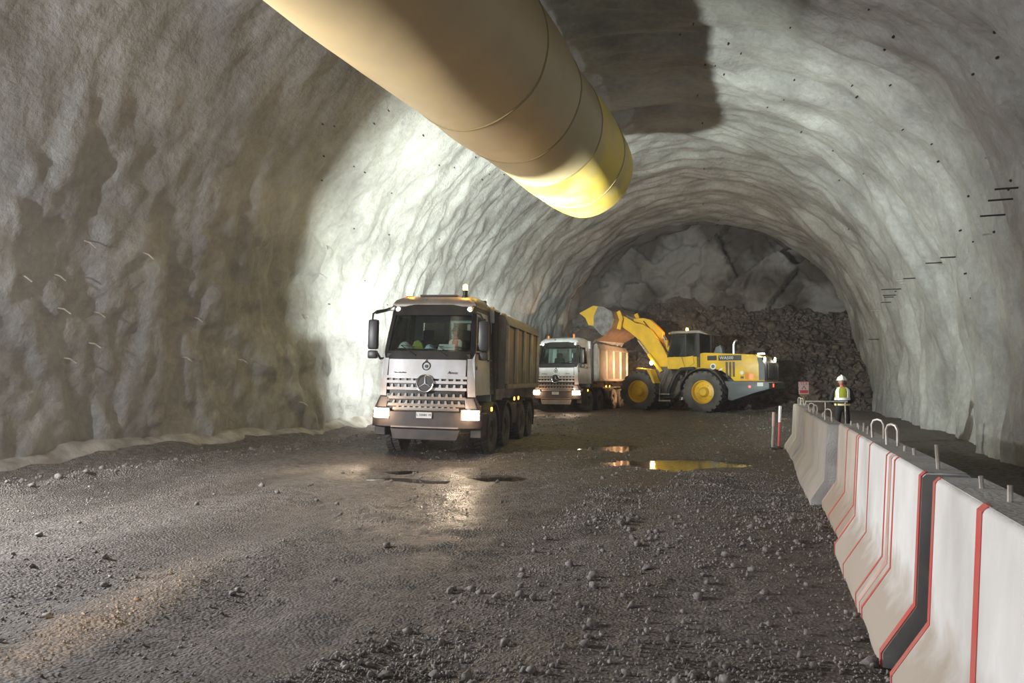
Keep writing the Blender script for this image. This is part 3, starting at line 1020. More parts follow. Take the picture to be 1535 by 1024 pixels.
    patch(b, -.62, .62, .655, .685, -.075, .03, 8, 1)
    b.build('bumper_step', M['bed'], t)
    b = B().box(-.17, .17, -.075, -.06, .865, .99)
    pl = b.build('number_plate', M['paper'], t)
    text_mesh('plate_lettering', 'L 50081 M', .075, M['black'], pl, Matrix.Translation((0, -.077, .93)) @ Matrix.Rotation(R(90), 4, 'X'), .002)
    for s in (-1, 1):
        patch(B(), min(s * .66, s * .97), max(s * .66, s * .99), .83, 1.06, -.062, .03, 4, 2).build('headlamp_frame', M['lens'], t)
        patch(B(), min(s * .70, s * .975), max(s * .70, s * .975), .85, 1.045, -.072, .02, 4, 2).build('headlamp', M['head'], t)
        light('headlamp_beam', 'SPOT', (s * .96, -.16, .95), 360 if near else 300, (1.0, .78, .54), None, .09, None, 46, 1.0, t).rotation_euler = (R(74), 0, R(180) + s * .02)
        light('headlamp_spill', 'POINT', (s * .98, -.25, .95), 20, (1.0, .62, .38), None, .08, parent=t)
    # windscreen
    b = B()
    patch(b, -1, 1, 2.13, 2.30, -.005, .04, 12, 2)
    patch(b, -1, 1, 3.10, 3.34, -.02, .06, 12, 3)
    for s in (-1, 1): patch(b, min(s * .90, s), max(s * .90, s), 2.30, 3.10, -.005, .05, 3, 5)
    b.build('windscreen_surround', M['black'], t)
    patch(B(), -.905, .905, 2.29, 3.11, .012, .006, 12, 6).build('windscreen', M['glass'], t)
    for x0, x1 in ((-.78, -.30), (-.02, .50)):
        p0 = Vector(front(x1 / 1.18, 2.20, -.03)); p1 = Vector(front(x0 / 1.18 + .05, 2.42, -.02))
        b = B().tube([p0, p1], .012, 6)
        q = Vector(front(x0 / 1.18 - .2, 2.36, -.015)) if x0 < -.5 else Vector(front(x0 / 1.18 - .15, 2.37, -.015))
        b.tube([p1, Vector(front((x0 + .42) / 1.18, 2.40, -.018))], .008, 6)
        b.build('wiper', M['black'], t)
    for s in (-1, 1):
        c = front(s * .86, 3.235, -.03)
        B().lathe([(0, 0), (.045, .0), (.05, .02), (.05, .04)], (c[0], c[1] - .01, c[2]), 'y', 14).build('visor_lamp', M['wlamp'], t)
    # roof
    V_ = []; F_ = []; secs_ = [(.45, 3.39, .95), (.56, 3.50, .95), (.85, 3.57, .95), (1.5, 3.57, .95), (1.98, 3.52, .94), (2.04, 3.44, .94)]
    for y, zt, w in secs_:
        half = [(w, 3.30), (w + .01, 3.36), (w - .05, zt - .05), (w - .18, zt - .01), (0, zt)]
        if zt < 3.4: half = [(w, 3.30), (w, 3.335), (w - .02, zt - .02), (w - .18, zt - .005), (0, zt)]
        row = [(x, y, z) for x, z in half] + [(-x, y, z) for x, z in half[-2::-1]]
        V_ += row
    m = 9
    for i in range(len(secs_) - 1):
        F_ += [(i * m + k, i * m + k + 1, (i + 1) * m + k + 1, (i + 1) * m + k) for k in range(m - 1)]
        F_.append((i * m, (i + 1) * m, (i + 1) * m + m - 1, i * m + m - 1))
    F_.append(tuple(range(m))); F_.append(tuple(range((len(secs_) - 1) * m, len(secs_) * m))[::-1])
    B().add(V_, F_).build('roof', M['bed'] if near else M['white'], t, ang=50)
    B().box(-.42, .45, .75, 1.35, 3.55, 3.595).build('roof_hatch', M['dgrey'], t, .01, 1)
    B().lathe([(0, 0), (.04, 0), (.04, .03), (0, .03)], (-.22, .50, 3.44), 'y', 12).build('roof_cap', M['black'], t)
    beacon(t, -.70, .85, 3.53, .02 if near else .02, near)
    beacon(t, .62, .80, 3.53, .17 if near else .07, near)
    # sides
    for s in (-1, 1):
        b = B()
        side_poly(b, [(.14, 1.36), (.14, 2.10), (.25, 2.32), (1.62, 2.32), (1.62, 1.36)], s, .05, .0)
        side_poly(b, [(.25, 2.30), (.53, 3.14), (.60, 3.14), (.33, 2.30)], s, .05)
        side_poly(b, [(1.54, 2.30), (1.54, 3.14), (1.62, 3.14), (1.62, 2.30)], s, .05)
        side_poly(b, [(.50, 3.10), (.54, 3.20), (1.62, 3.20), (1.62, 3.10)], s, .05)
        d = b.build('door', M['white'] if not near else M['white'], t)
        side_poly(B(), [(.33, 2.32), (.57, 3.10), (1.54, 3.10), (1.54, 2.32)], s, .008, -.02).build('side_window', M['dglass'], d)
        B().box(s * 1.02, s * 1.055, 1.40, 1.55, 2.12, 2.16).build('door_handle', M['black'], d)
        B().lathe([(0, -.01), (.05, -.01), (.05, .015), (0, .015)], (s * 1.03, .30, 1.95), 'x', 14).build('door_badge', M['lens'], d)
        b = B(); side_poly(b, [(1.63, 1.36), (1.63, 3.22), (2.03, 3.22), (2.03, 1.36)], s, .05)
        side_poly(b, [(.14, 3.18), (.50, 3.34), (2.03, 3.36), (2.03, 3.2), (.50, 3.2)], s, .05)
        b.build('cab_side_panel', M['black'] if near else M['white'], t)
        # steps and wheel arches
        b = B().box(s * .95, s * 1.20, .20, .75, .45, .98)
        b.box(s * .95, s * 1.22, .74, .80, .45, .9)
        b.build('entry_steps', M['dgrey'], t, .02, 1)
        for yy in (1.35, 2.95):
            arc_strip(B(), yy, .53, .62, .67, -5, 185, s * .86, s * 1.24).build('wheel_arch', M['dgrey'], t)
        b = arc_strip(B(), 5.25, .53, .62, .66, 70, 180, s * .66, s * 1.24)
        b.build('mudguard', M['mud'], t)
        arc_strip(B(), 6.6, .53, .62, .66, 0, 110, s * .66, s * 1.24).build('mudguard', M['mud'], t)
        B().box(s * .68, s * 1.22, 7.22, 7.25, .35, .95).build('mud_flap', M['black'], t)
        B().box(s * .55, s * 1.18, 3.65, 4.55, .55, 1.12).build('fuel_tank' if s > 0 else 'air_tank_box', M['dgrey'], t, .06, 2)
        for (y, z) in ((.95, 1.05), (3.75, 1.22), (4.35, 1.22)):
            B().box(s * 1.24, s * 1.262, y - .05, y + .05, z - .045, z + .045).build('side_marker', M['amber'], t, .01, 1)
        for k, (y, z) in enumerate(((1.75, 2.15), (1.78, 1.95), (1.74, 1.82), (1.7, 1.6))):
            if s > 0: B().lathe([(0, 0), (.022, 0), (.022, .02), (0, .02)], (1.035, y, z), 'x', 10).build('side_reflector', M['amberd'], t)
    # mirrors
    for s in ((-1, 1) if near else (1,)):
        x = s * 1.27 if s < 0 else 1.16
        y0 = .10 if s < 0 else .35
        b = B().box(x - .11, x + .11, y0 - .02, y0 + .14, 2.32, 2.98)
        mo = b.build('mirror_housing', M['black'], t, .05, 2)
        B().box(x - .09, x + .09, y0 + .14, y0 + .146, 2.36, 2.94).build('mirror_glass', M['chrome'], mo)
        B().box(x - .10, x + .10, y0 - .03, y0 + .13, 2.12, 2.30).build('wide_mirror', M['black'], mo, .04, 2)
        b = B()
        if s < 0:
            b.tube([(-.92, .36, 3.24), (-1.02, .22, 3.20), (-1.18, .10, 3.16), (-1.26, .08, 3.10), (-1.27, .08, 2.96)], .022, 8)
            b.tube([(-1.0, .20, 2.14), (-1.08, .12, 2.12), (-1.13, .08, 2.22), (-1.2, .08, 2.28)], .025, 8)
            b.hexa([(-1.20, .06, 3.09), (-.95, .28, 3.19), (-.95, .32, 3.19), (-1.20, .10, 3.09), (-1.18, .06, 3.15), (-.95, .28, 3.26), (-.95, .32, 3.26), (-1.18, .10, 3.15)])
        else:
            b.tube([(.93, .45, 3.18), (1.07, .40, 3.12), (1.15, .40, 2.98)], .022, 8)
            b.tube([(1.0, .35, 2.28), (1.12, .38, 2.26)], .022, 8)
        b.build('mirror_arm', M['black'], mo)
    # intake stack behind the cab
    b = B().tube([(1.0, 2.16, 1.2), (1.0, 2.16, 3.0), (1.02, 2.14, 3.25), (1.08, 2.12, 3.36)], [.09, .09, .10, .10], 12)
    b.build('intake_stack', M['dgrey'], t)
    B().box(.90, 1.04, 1.90, 2.10, 3.05, 3.44).build('air_deflector', M['white'], t, .03, 2)
    # tipper body
    y0, y1, w = 2.45, 7.55, 1.25
    bd = empty('tipper_body', (0, 0, 0)); bd.parent = t
    B().box(-w + .02, w - .02, y0, y1, 1.48, 1.58).build('body_floor', M['bed'], bd)
    for s in (-1, 1):
        b = B().hexa([(s * (w - .06), y0, 1.50), (s * w, y0, 1.50), (s * w, y1, 1.50), (s * (w - .06), y1, 1.50), (s * (w - .06), y0, 3.06), (s * w, y0, 3.06), (s * w, y1, 3.06), (s * (w - .06), y1, 3.06)])
        b.build('side_wall', M['bedw'], bd)
        b = B()
        b.hexa([(s * (w - .04), y0, 3.04), (s * (w + .07), y0, 3.04), (s * (w + .07), y1, 3.04), (s * (w - .04), y1, 3.04), (s * (w - .14), y0, 3.34), (s * (w - .06), y0, 3.34), (s * (w - .06), y1, 3.30), (s * (w - .14), y1, 3.30)])
        b.build('top_rail', M['bed'], bd, .012, 1)
        b = B().box(s * w, s * (w + .07), y0, y1, 1.48, 1.60); b.build('bottom_rail', M['bed'], bd, .015, 1)
        for k in range(5):
            yy = y0 + .06 + (y1 - y0 - .12) * k / 4
            B().hexa([(s * w, yy - .09, 1.60), (s * (w + .07), yy - .045, 1.60), (s * (w + .07), yy + .045, 1.60), (s * w, yy + .09, 1.60),
                      (s * w, yy - .09, 3.04), (s * (w + .07), yy - .045, 3.04), (s * (w + .07), yy + .045, 3.04), (s * w, yy + .09, 3.04)]).build('side_rib', M['ribm'], bd, .01, 1)
    b = B().box(-w, w, y0 - .05, y0, 1.50, 3.30)
    for k in range(4): b.box(-w + .25 + k * .65, -w + .33 + k * .65, y0 - .11, y0 - .05, 1.54, 3.2)
    b.build('headboard', M['bed'], bd)
    b = B().box(-w, w, y1, y1 + .06, 1.50, 3.1)
    for k in range(3): b.box(-w, w, y1 + .06, y1 + .12, 1.6 + k * .6, 1.72 + k * .6)
    b.build('tailgate', M['bed'], bd)
    B().cyl((0, 2.3, .9), (0, 2.25, 2.9), .10, .08, 14).build('tipping_ram', M['steel'], t)
    # cab interior
    b = B().prism([(.16, 1.95), (.12, 2.26), (.42, 2.36), (.72, 2.26), (.75, 1.7), (.16, 1.7)], 'x', -.95, .95)
    b.build('dashboard', M['black'], t, .02, 1)
    for x, b0 in ((-.5, .0), (.40, .2)):
        b = B().box(x - .28, x + .28, 1.05, 1.6, 1.55 + b0, 1.78 + b0)
        b.hexa([(x - .27, 1.5, 1.75), (x + .27, 1.5, 1.75), (x + .27, 1.68, 1.75), (x - .27, 1.68, 1.75), (x - .22, 1.66, 2.62), (x + .22, 1.66, 2.62), (x + .22, 1.80, 2.62), (x - .22, 1.80, 2.62)])
        b.box(x - .14, x + .14, 1.70, 1.82, 2.6, 2.86)
        b.box(x - .25, x + .25, 1.1, 1.6, 1.1, 1.56 + b0)
        b.build('cab_seat', M['seat'], t, .05, 2)
    c = Vector((.40, .78, 2.30)); ax = Vector((0, -.55, .83)).normalized(); e1 = Vector((1, 0, 0)); e2 = ax.cross(e1)
    b = B().tube([c + (e1 * math.cos(q) + e2 * math.sin(q)) * .23 for q in np.linspace(0, 2 * math.pi, 25)], .016, 8)
    for q in (0, 2.1, 4.2): b.tube([c, c + (e1 * math.cos(q) + e2 * math.sin(q)) * .23], .014, 6)
    b.tube([c, c - ax * .25], .03, 8)
    b.build('steering_wheel', M['black'], t)
    return t


fx, fy = WX(-1.88, 15.73)
TRUCK1 = make_truck((fx, fy, -0.02), R(9.0), True, 'silver grey tipper truck nearest the camera with blazing headlamps')
TRUCK1.rotation_euler[1] = R(1.2)
fx2, fy2 = WX(2.05, 34.4)
TRUCK2 = make_truck((fx2, fy2, 0.12), R(-5.5), False, 'white fronted tipper truck being loaded under the raised bucket')

# hidden flood lamp read off the duct's shadow, headboard mount made up, shining back over the body toward the face
wl = B().box(.42, .74, 2.42, 2.52, 3.45, 3.64).build('hidden_flood', M['black'], TRUCK1, .02, 1)
B().box(.45, .71, 2.522, 2.528, 3.47, 3.62).build('hidden_flood_lens', mk('hidden_flood_glow', (1, 1, 1), .3, emit=(.93, 1, .93), estr=20), wl)
B().box(.56, .60, 2.43, 2.47, 3.20, 3.47).build('hidden_flood_bracket', M['dgrey'], wl)
L1 = light('hidden_flood_light', 'AREA', (.60, 2.55, 3.56), 3300, (0.92, 1.0, 0.92), None, .30, .2, parent=TRUCK1)
L1.rotation_euler = (R(96), 0, R(-11))
light('beacon_light', 'POINT', (.62, .80, 3.87), 36, (1, .45, .06), None, .05, parent=TRUCK1)
light('beacon_light', 'POINT', (-.70, .85, 3.76), 6, (1, .45, .06), None, .05, parent=TRUCK1)

# site flood lamp on a stand between the near truck and the left wall, turned to the wall
fl = empty('flood_lamp', (-10.1, 20.6, gz1(-10.1, 20.6)))
b = B()
for k in range(3):
    q = 2 * math.pi * k / 3 + .4
    B().tube([(math.cos(q) * .5, math.sin(q) * .5, .02), (0, 0, .75)], .02, 8).build('leg', M['steel'], fl)
B().cyl((0, 0, .6), (0, 0, 1.7), .022, n=10).build('mast', M['steel'], fl)
hd = B().box(-.08, .06, -.22, .22, 1.66, 1.98).build('lamp_head', M['black'], fl, .02, 1)
B().box(-.088, -.08, -.19, .19, 1.69, 1.95).build('lamp_lens', M['wlamp'], hd)
L2 = light('flood_lamp_light', 'SPOT', (-.14, 0, 1.85), 1050, (0.95, 1.0, 0.95), None, .12, None, 150, .9, fl)
L2.rotation_euler = (R(97), 0, R(66))
tag(fl, 'flood lamp on a tripod stand hidden behind the near truck', 'lamp')


# ================================================================== WHEEL LOADER
LX, LY = WX(8.50, 36.95)
LOADER = empty('wheel_loader', (LX, LY, 0.10), math.atan2(.6, -.8) + TH)      # local x forward, y its left side, z up
LOADER.scale = (1.03, 1.03, 1.03)
tag(LOADER, 'yellow wheel loader tipping its raised bucket over the far truck', 'loader')
lt = make_tire(0.96, 0.66, 22, .07)
lt.v = [(y, x, z) for x, y, z in lt.v]
LT = lt.mesh('tire', M['rubber'])
LR = {}
for s in (-1, 1):
    q = make_rim(0.96, 0.66, s, .22); q.v = [(y, x, z) for x, y, z in q.v]; LR[s] = q.mesh('rim', M['yellow'])
for x in (1.64, -1.64):
    for s in (-1, 1):
        w = link('tire', LT, None, LOADER); w.location = (x, s * 1.08, .96); w.rotation_euler = (0, random.uniform(0, 6), 0)
        link('rim', LR[s], None, w)
ld = LOADER
B().box(1.35, 1.95, -.8, .8, .72, 1.2).build('front_axle', M['mud'], ld, .08, 2)
B().box(-1.95, -1.35, -.8, .8, .72, 1.2).build('rear_axle', M['mud'], ld, .08, 2)
# rear frame, bonnet, counterweight
B().prism([(-.2, .7), (-.2, 1.6), (-4.2, 1.6), (-4.2, .9), (-2.6, .7)], 'y', -.55, .55).build('rear_frame', M['black'], ld, .03, 1)
bon = [(-1.38, 2.02), (-1.38, 2.76), (-1.6, 2.79), (-3.9, 2.66), (-4.18, 2.52), (-4.38, 2.1), (-4.38, 1.46), (-3.0, 1.46), (-2.80, 1.66), (-2.45, 1.92), (-2.0, 2.04)]
B().prism(bon, 'y', -.98, .98).build('bonnet', M['yellow'], ld, .05, 2)
for s in (-1, 1):
    y = s * .985
    B().box(-1.75, -2.20, y - .01, y + .01, 2.42, 2.64).build('name_plate', M['black'], ld)
    pl = B().box(-2.28, -3.35, y - .01, y + .01, 2.40, 2.64).build('model_plate', M['black'], ld)
    rot = Matrix.Rotation(R(90), 4, 'X') if s < 0 else Matrix.Rotation(R(180), 4, 'Z') @ Matrix.Rotation(R(90), 4, 'X')
    text_mesh('model_lettering', 'WA500', .20, M['paper'], pl, Matrix.Translation((-2.66, y + s * .012, 2.52)) @ rot, .003)
    for k in range(3):
        B().box(-2.62 - k * .16, -2.72 - k * .16, y - .012, y + .012, 1.66, 2.34).build('vent_slot', M['mud'], ld)
    st = B().lathe([(0, -.006), (.14, -.006), (.14, .006), (0, .006)], (-2.02, y + s * .004, 2.14), 'y', 20).build('round_sticker', M['paper'], ld)
    B().lathe([(0, -.004), (.085, -.004), (.085, .004), (0, .004)], (-2.02, y + s * .010, 2.14), 'y', 20).build('sticker_emblem', M['slate'], st)
    B().prism([(-2.28, 1.94), (-2.42, 1.96), (-2.5, 2.08), (-2.36, 2.04)], 'y', y - .006, y + .008).build('white_sticker', M['paper'], ld)
    B().lathe([(0, -.006), (.08, -.006), (.08, .006), (0, .006)], (-3.36, y, 1.84), 'y', 16).build('warning_sticker', M['paper'], ld)
    B().box(-3.30, -3.44, y - .008, y + .01, 1.58, 1.68).build('blue_sticker', M['slate'], ld)
    B().box(-3.72, -3.86, y - .012, y + .012, 1.56, 1.76).build('tail_lamp', M['redl'], ld)
B().box(-3.50, -3.65, .975, .99, 1.55, 1.85).build('orange_sticker', M['amberd'], ld)
B().prism([(-4.39, 1.5), (-4.39, 2.2), (-4.22, 2.52), (-4.05, 2.52), (-4.12, 2.2), (-4.12, 1.5)], 'y', -1.0, 1.0).build('rear_grille_frame', M['slate'], ld, .02, 1)
b = B()
for k in range(7): b.box(-4.395, -4.41, -.7 + k * .2, -.62 + k * .2, 1.6, 2.25)
gb = B().box(-4.41, -4.39, -.78, .78, 1.55, 2.3).build('rear_grille', M['black'], ld)
for k in range(7): B().box(-4.43, -4.41, -.7 + k * .2, -.62 + k * .2, 1.6, 2.25).build('grille_slat', M['slate'], gb)
cw = [(-2.55, 1.46), (-4.35, 1.46), (-4.62, 1.40), (-4.62, 1.12), (-3.9, .92), (-2.95, .58), (-2.75, .62), (-2.78, 1.1)]
B().prism(cw, 'y', -1.15, 1.15).build('counterweight', M['slate'], ld, .04, 2)
B().box(-4.64, -4.61, .55, .62, 1.2, 1.35).build('rear_reflector', M['redl'], ld)  # reflector given a red glow in place of reflected light
B().box(-4.36, -4.1, 1.16, 1.165, 1.24, 1.40).build('reflector_strip', M['paper'], ld)
B().box(-3.72, -3.80, 1.15, 1.165, 1.18, 1.26).build('red_marker', M['redl'], ld)
for y in (.82, -.62):
    c = (-4.30, y, 2.44)
    h = B().lathe([(0, .10), (.08, .10), (.11, .0), (.11, -.03), (0, -.03)], c, 'x', 14); h.build('rear_lamp_housing', M['black'], ld)
    B().lathe([(.0, -.035), (.11, -.035), (.11, -.055), (.0, -.06)], c, 'x', 14).build('rear_work_lamp', M['head'], ld)
    light('rear_lamp_light', 'POINT', (-4.52, y, 2.44), 14, (1, .85, .65), None, .08, parent=ld)
B().box(-4.0, -4.25, .5, .75, 2.66, 2.72).build('bonnet_lamp', M['wlamp'], ld)
B().tube([(-2.6, -.1, 2.7), (-2.6, -.1, 3.15), (-2.66, -.1, 3.32), (-2.78, -.1, 3.40)], [.06, .06, .06, .055], 10).build('exhaust_pipe', M['chrome'], ld)
B().prism([(-1.85, 2.75), (-1.95, 3.05), (-2.2, 3.15), (-2.3, 2.75)], 'y', .1, .5).build('air_cleaner', M['slate'], ld, .04, 2)
for s in (-1, 1):
    b = B()
    b.tube([(-1.2, s * 1.2, 2.06), (-.55, s * 1.2, 2.02), (-.25, s * 1.2, 1.75), (.10, s * 1.2, 1.0), (.10, s * 1.2, .75)], [.08, .09, .10, .09, .06], 10)
    b.build('fender_rail', M['black'], ld)
    arc_strip(B(), 0, 0, 1.06, 1.10, 20, 175, -.33, .33).xf(Matrix.Translation((-1.64, s * 1.05, .96)) @ Matrix.Rotation(R(90), 4, 'Z')).build('rear_fender', M['black'], ld)
    B().box(-.05, .55, s * .95, s * 1.35, .50, .56).build('step', M['steel'], ld)
    B().box(0, .5, s * .95, s * 1.35, .82, .87).build('step', M['steel'], ld)
    B().tube([(.55, s * 1.3, .5), (.5, s * 1.3, 1.3), (.2, s * 1.25, 2.0)], .02, 6).build('handrail', M['steel'], ld)
    B().hexa([(1.0, s * .8, 1.98), (1.7, s * .8, 2.06), (1.7, s * 1.4, 2.06), (1.0, s * 1.4, 1.98), (1.0, s * .8, 2.03), (1.7, s * .8, 2.11), (1.7, s * 1.4, 2.11), (1.0, s * 1.4, 2.03)]).build('front_fender', M['yellow'], ld)
    B().prism([(.98, 2.02), (1.14, 2.02), (.82, 1.36), (.72, 1.36)], 'y', min(s * .8, s * 1.4), max(s * .8, s * 1.4)).build('front_fender_flap', M['yellow'], ld)
# cab: sill, pillars, glass, roof
B().prism([(.30, 2.02), (.30, 2.48), (.36, 2.62), (-.9, 2.62), (-1.3, 2.62), (-1.3, 2.02)], 'y', -.80, .80).build('cab_sill', M['yellow'], ld, .03, 1)
for s in (-1, 1):
    B().prism([(.30, 2.04), (.30, 2.55), (-.42, 2.62), (-.62, 2.04)], 'y', min(s * .81, s * .9), max(s * .81, s * .9)).build('cab_side_panel', M['yellow'], ld, .02, 1)
    B().prism([(-.72, 2.08), (-.52, 2.6), (-1.0, 2.66), (-1.05, 2.3)], 'y', min(s * .81, s * .86), max(s * .81, s * .86)).build('cab_side_panel', M['yellow'], ld, .02, 1)
    B().hexa([(.30, s * .74, 2.6), (.36, s * .74, 2.6), (.36, s * .8, 2.6), (.30, s * .8, 2.6), (.04, s * .70, 3.72), (.10, s * .70, 3.72), (.10, s * .76, 3.72), (.04, s * .76, 3.72)]).build('cab_pillar', M['black'], ld)
    B().box(-1.30, -1.16, s * .70, s * .80, 2.1, 3.74).build('cab_pillar', M['black'], ld)
    B().box(-.62, -.57, s * .74, s * .78, 2.6, 3.72).build('cab_pillar', M['black'], ld)
    B().prism([(.30, 2.62), (.06, 3.70), (-.57, 3.70), (-.57, 2.62)], 'y', s * .765, s * .772).build('side_glass', M['dglass'], ld)
    B().box(-.62, -1.16, s * .762, s * .77, 2.62, 3.70).build('side_glass', M['dglass'], ld)
    b = B().tube([(.10, s * .78, 3.5), (.25, s * .98, 3.5), (.25, s * .98, 3.42)], .02, 6); b.build('mirror_arm', M['black'], ld)
    B().box(.22, .30, s * .90, s * 1.06, 3.08, 3.44).build('mirror', M['yellow'] if s > 0 else M['black'], ld, .02, 1)
B().hexa([(.34, -.74, 2.62), (.346, -.74, 2.62), (.346, .74, 2.62), (.34, .74, 2.62), (.08, -.70, 3.70), (.086, -.70, 3.70), (.086, .70, 3.70), (.08, .70, 3.70)]).build('front_glass', M['dglass'], ld)
B().box(-1.25, -1.24, -.7, .7, 2.62, 3.7).build('rear_glass', M['dglass'], ld)
B().prism([(.22, 3.74), (.20, 3.80), (.0, 3.86), (-1.3, 3.86), (-1.75, 3.66), (-1.7, 3.62), (-1.3, 3.72)], 'y', -.86, .86).build('cab_roof', M['bed'], ld, .02, 1)
B().box(.24, .20, -.84, .84, 3.72, 3.80).build('roof_edge', M['yellow'], ld, .01, 1)
beacon(ld, -.50, .35, 3.84, .05, True)
light('beacon_light', 'POINT', (-.50, .35, 4.12), 170, (1, .45, .06), None, .06, parent=ld)
# operator seat
b = B().box(-.95, -.40, -.28, .28, 2.62, 2.78)
b.hexa([(-1.02, -.26, 2.75), (-.86, -.26, 2.75), (-.86, .26, 2.75), (-1.02, .26, 2.75), (-1.12, -.22, 3.5), (-1.0, -.22, 3.5), (-1.0, .22, 3.5), (-1.12, .22, 3.5)])
b.build('operator_seat', M['seat'], ld, .04, 2)
B().tube([(.10, .0, 2.6), (-.08, 0, 2.95)], .03, 8).build('steering_column', M['black'], ld)
B().tube([(-.12 + .06 * math.sin(q), .2 * math.cos(q), 2.97 + .19 * math.sin(q)) for q in np.linspace(0, 2 * math.pi, 21)], .014, 6).build('steering_wheel', M['black'], ld)
# front frame and hitch
B().prism([(.1, .62), (-.2, 1.0), (-.2, 1.5), (.15, 1.55), (.35, 2.3), (.95, 2.45), (1.15, 1.7), (2.3, 1.45), (2.4, .9), (1.8, .62)], 'y', -.52, .52).build('front_frame', M['mud'], ld, .04, 1)
B().cyl((-.05, 0, .55), (-.05, 0, 1.75), .14, n=14).build('articulation_pin', M['steel'], ld)


def lpx(px, py, k=.985):
    return ((1009 - px) / 27.2 * k, (617 - py) / 29.3 * k)


boom = [lpx(*q) for q in ((999, 541), (997, 553), (985, 553), (972, 535), (958, 518), (951, 509), (940, 500), (929, 492), (925, 484), (928, 474), (936, 478), (950, 487), (962, 490), (974, 499), (984, 513), (992, 527))]
for s in (-1, 1):
    B().prism(boom, 'y', s * .52 - .07, s * .52 + .07).build('boom_arm', M['yellow'], ld, .02, 1)
    a0 = lpx(990, 560); a1 = lpx(956, 513)
    cy = B().cyl((a0[0], s * .72, a0[1]), ((a0[0] * .45 + a1[0] * .55), s * .72, (a0[1] * .45 + a1[1] * .55)), .095, n=14); cy.build('lift_cylinder', M['yellow'], ld)
    B().cyl(((a0[0] * .5 + a1[0] * .5), s * .72, (a0[1] * .5 + a1[1] * .5)), (a1[0], s * .72, a1[1]), .055, n=12).build('lift_rod', M['chrome'], ld)
c = lpx(952, 500); B().cyl((c[0], -.5, c[1]), (c[0], .5, c[1]), .17, n=16).build('boom_cross_tube', M['yellow'], ld)
lev = [lpx(*q) for q in ((985, 502), (978, 494), (966, 482), (955, 479), (940, 479), (941, 484), (955, 487), (966, 497), (975, 508), (984, 512))]
B().prism(lev, 'y', -.14, .14).build('tilt_lever', M['yellow'], ld, .02, 1)
a0 = lpx(1000, 543); a1 = lpx(982, 504)
B().cyl((a0[0], 0, a0[1]), ((a0[0] + a1[0]) / 2, 0, (a0[1] + a1[1]) / 2), .12, n=14).build('tilt_cylinder', M['yellow'], ld)
B().cyl(((a0[0] + a1[0]) / 2, 0, (a0[1] + a1[1]) / 2), (a1[0], 0, a1[1]), .07, n=12).build('tilt_rod', M['chrome'], ld)
a0 = lpx(942, 481); a1 = lpx(927, 474)
B().tube([(a0[0], 0, a0[1]), (a1[0], 0, a1[1])], .07, 8).build('bucket_link', M['steel'], ld)
for s in (-.25, .25):
    B().tube([(lpx(1000, 548)[0], s, 2.5), (lpx(985, 522)[0], s * 1.1, lpx(985, 518)[1]), (lpx(958, 486)[0], s * 1.2, lpx(958, 484)[1])], .025, 6).build('hydraulic_hose', M['black'], ld)
# bucket: curved shell open toward the truck bed
def bpx(px, py, k=.985):
    return ((1003.5 - px) / 27.2 * k, (617 - py) / 29.3 * k)


bp_ = [bpx(*q) for q in ((896, 513), (910, 506), (921, 495), (925, 482), (921, 470), (909, 463), (893, 460), (870, 470))]
bk = empty('bucket'); bk.parent = ld
WB = 1.5
cxm = sum(q[0] for q in bp_) / 8; czm = sum(q[1] for q in bp_) / 8
inn = [(cxm + (x - cxm) * .93, czm + (z - czm) * .93) for x, z in bp_]
b = B()
for i in range(7):
    b.prism([bp_[i], bp_[i + 1], inn[i + 1], inn[i]], 'y', -WB, WB)
b.build('bucket_shell', M['rust'], bk, ang=50)
for s in (-1, 1):
    side = bp_[1:7] + [bpx(880, 478), bpx(886, 488), bpx(893, 492), bpx(905, 505)]
    B().prism(side, 'y', s * WB - .03, s * WB + .03).build('bucket_side', M['steel'], bk)
    B().prism([bp_[7], bp_[6], bpx(900, 462), bpx(893, 476), bpx(893, 490), bpx(885, 489), bpx(880, 478)], 'y', s * WB - .05, s * WB + .05).build('side_cutter', M['yellow'], bk)
    B().prism([bp_[2], bp_[3], bp_[4], bpx(926, 468), bpx(930, 480), bpx(926, 497)], 'y', s * .95 - .04, s * .95 + .04).build('bucket_rib', M['yellow'], bk)
B().prism([bp_[0], bpx(893, 517), bpx(890, 516), bpx(895, 511)], 'y', -WB, WB).build('cutting_edge', M['steel'], bk)
for k in range(7):
    y = -WB + .1 + k * (2 * WB - .2) / 6
    q = bpx(892, 515)
    B().box(q[0] - .05, q[0] + .14, y - .06, y + .06, q[1] - .14, q[1] + .02).build('bucket_tooth', M['steel'], bk, .02, 1)
# lamps of the loader facing the truck
for s in (-1, 1):
    q = (1.2, s * .85, 2.35)
    B().cyl((q[0] - .1, q[1], q[2]), (q[0], q[1], q[2]), .09, n=14).build('front_lamp', M['head'], ld)
    B().tube([(1.0, s * .6, 2.2), (1.12, s * .85, 2.3)], .025, 6).build('lamp_bracket', M['black'], ld)
    light('front_lamp_light', 'SPOT', (q[0] + .05, q[1], q[2]), 1000, (1, .58, .30), None, .06, None, 120, .8, ld).rotation_euler = (R(84), 0, R(-90))

# ================================================================== BARRIERS
PROF = [(-.34, 0), (-.34, .11), (-.165, .38), (-.12, 1.08), (-.10, 1.10), (.10, 1.10), (.12, 1.08), (.165, .38), (.34, .11), (.34, 0)]


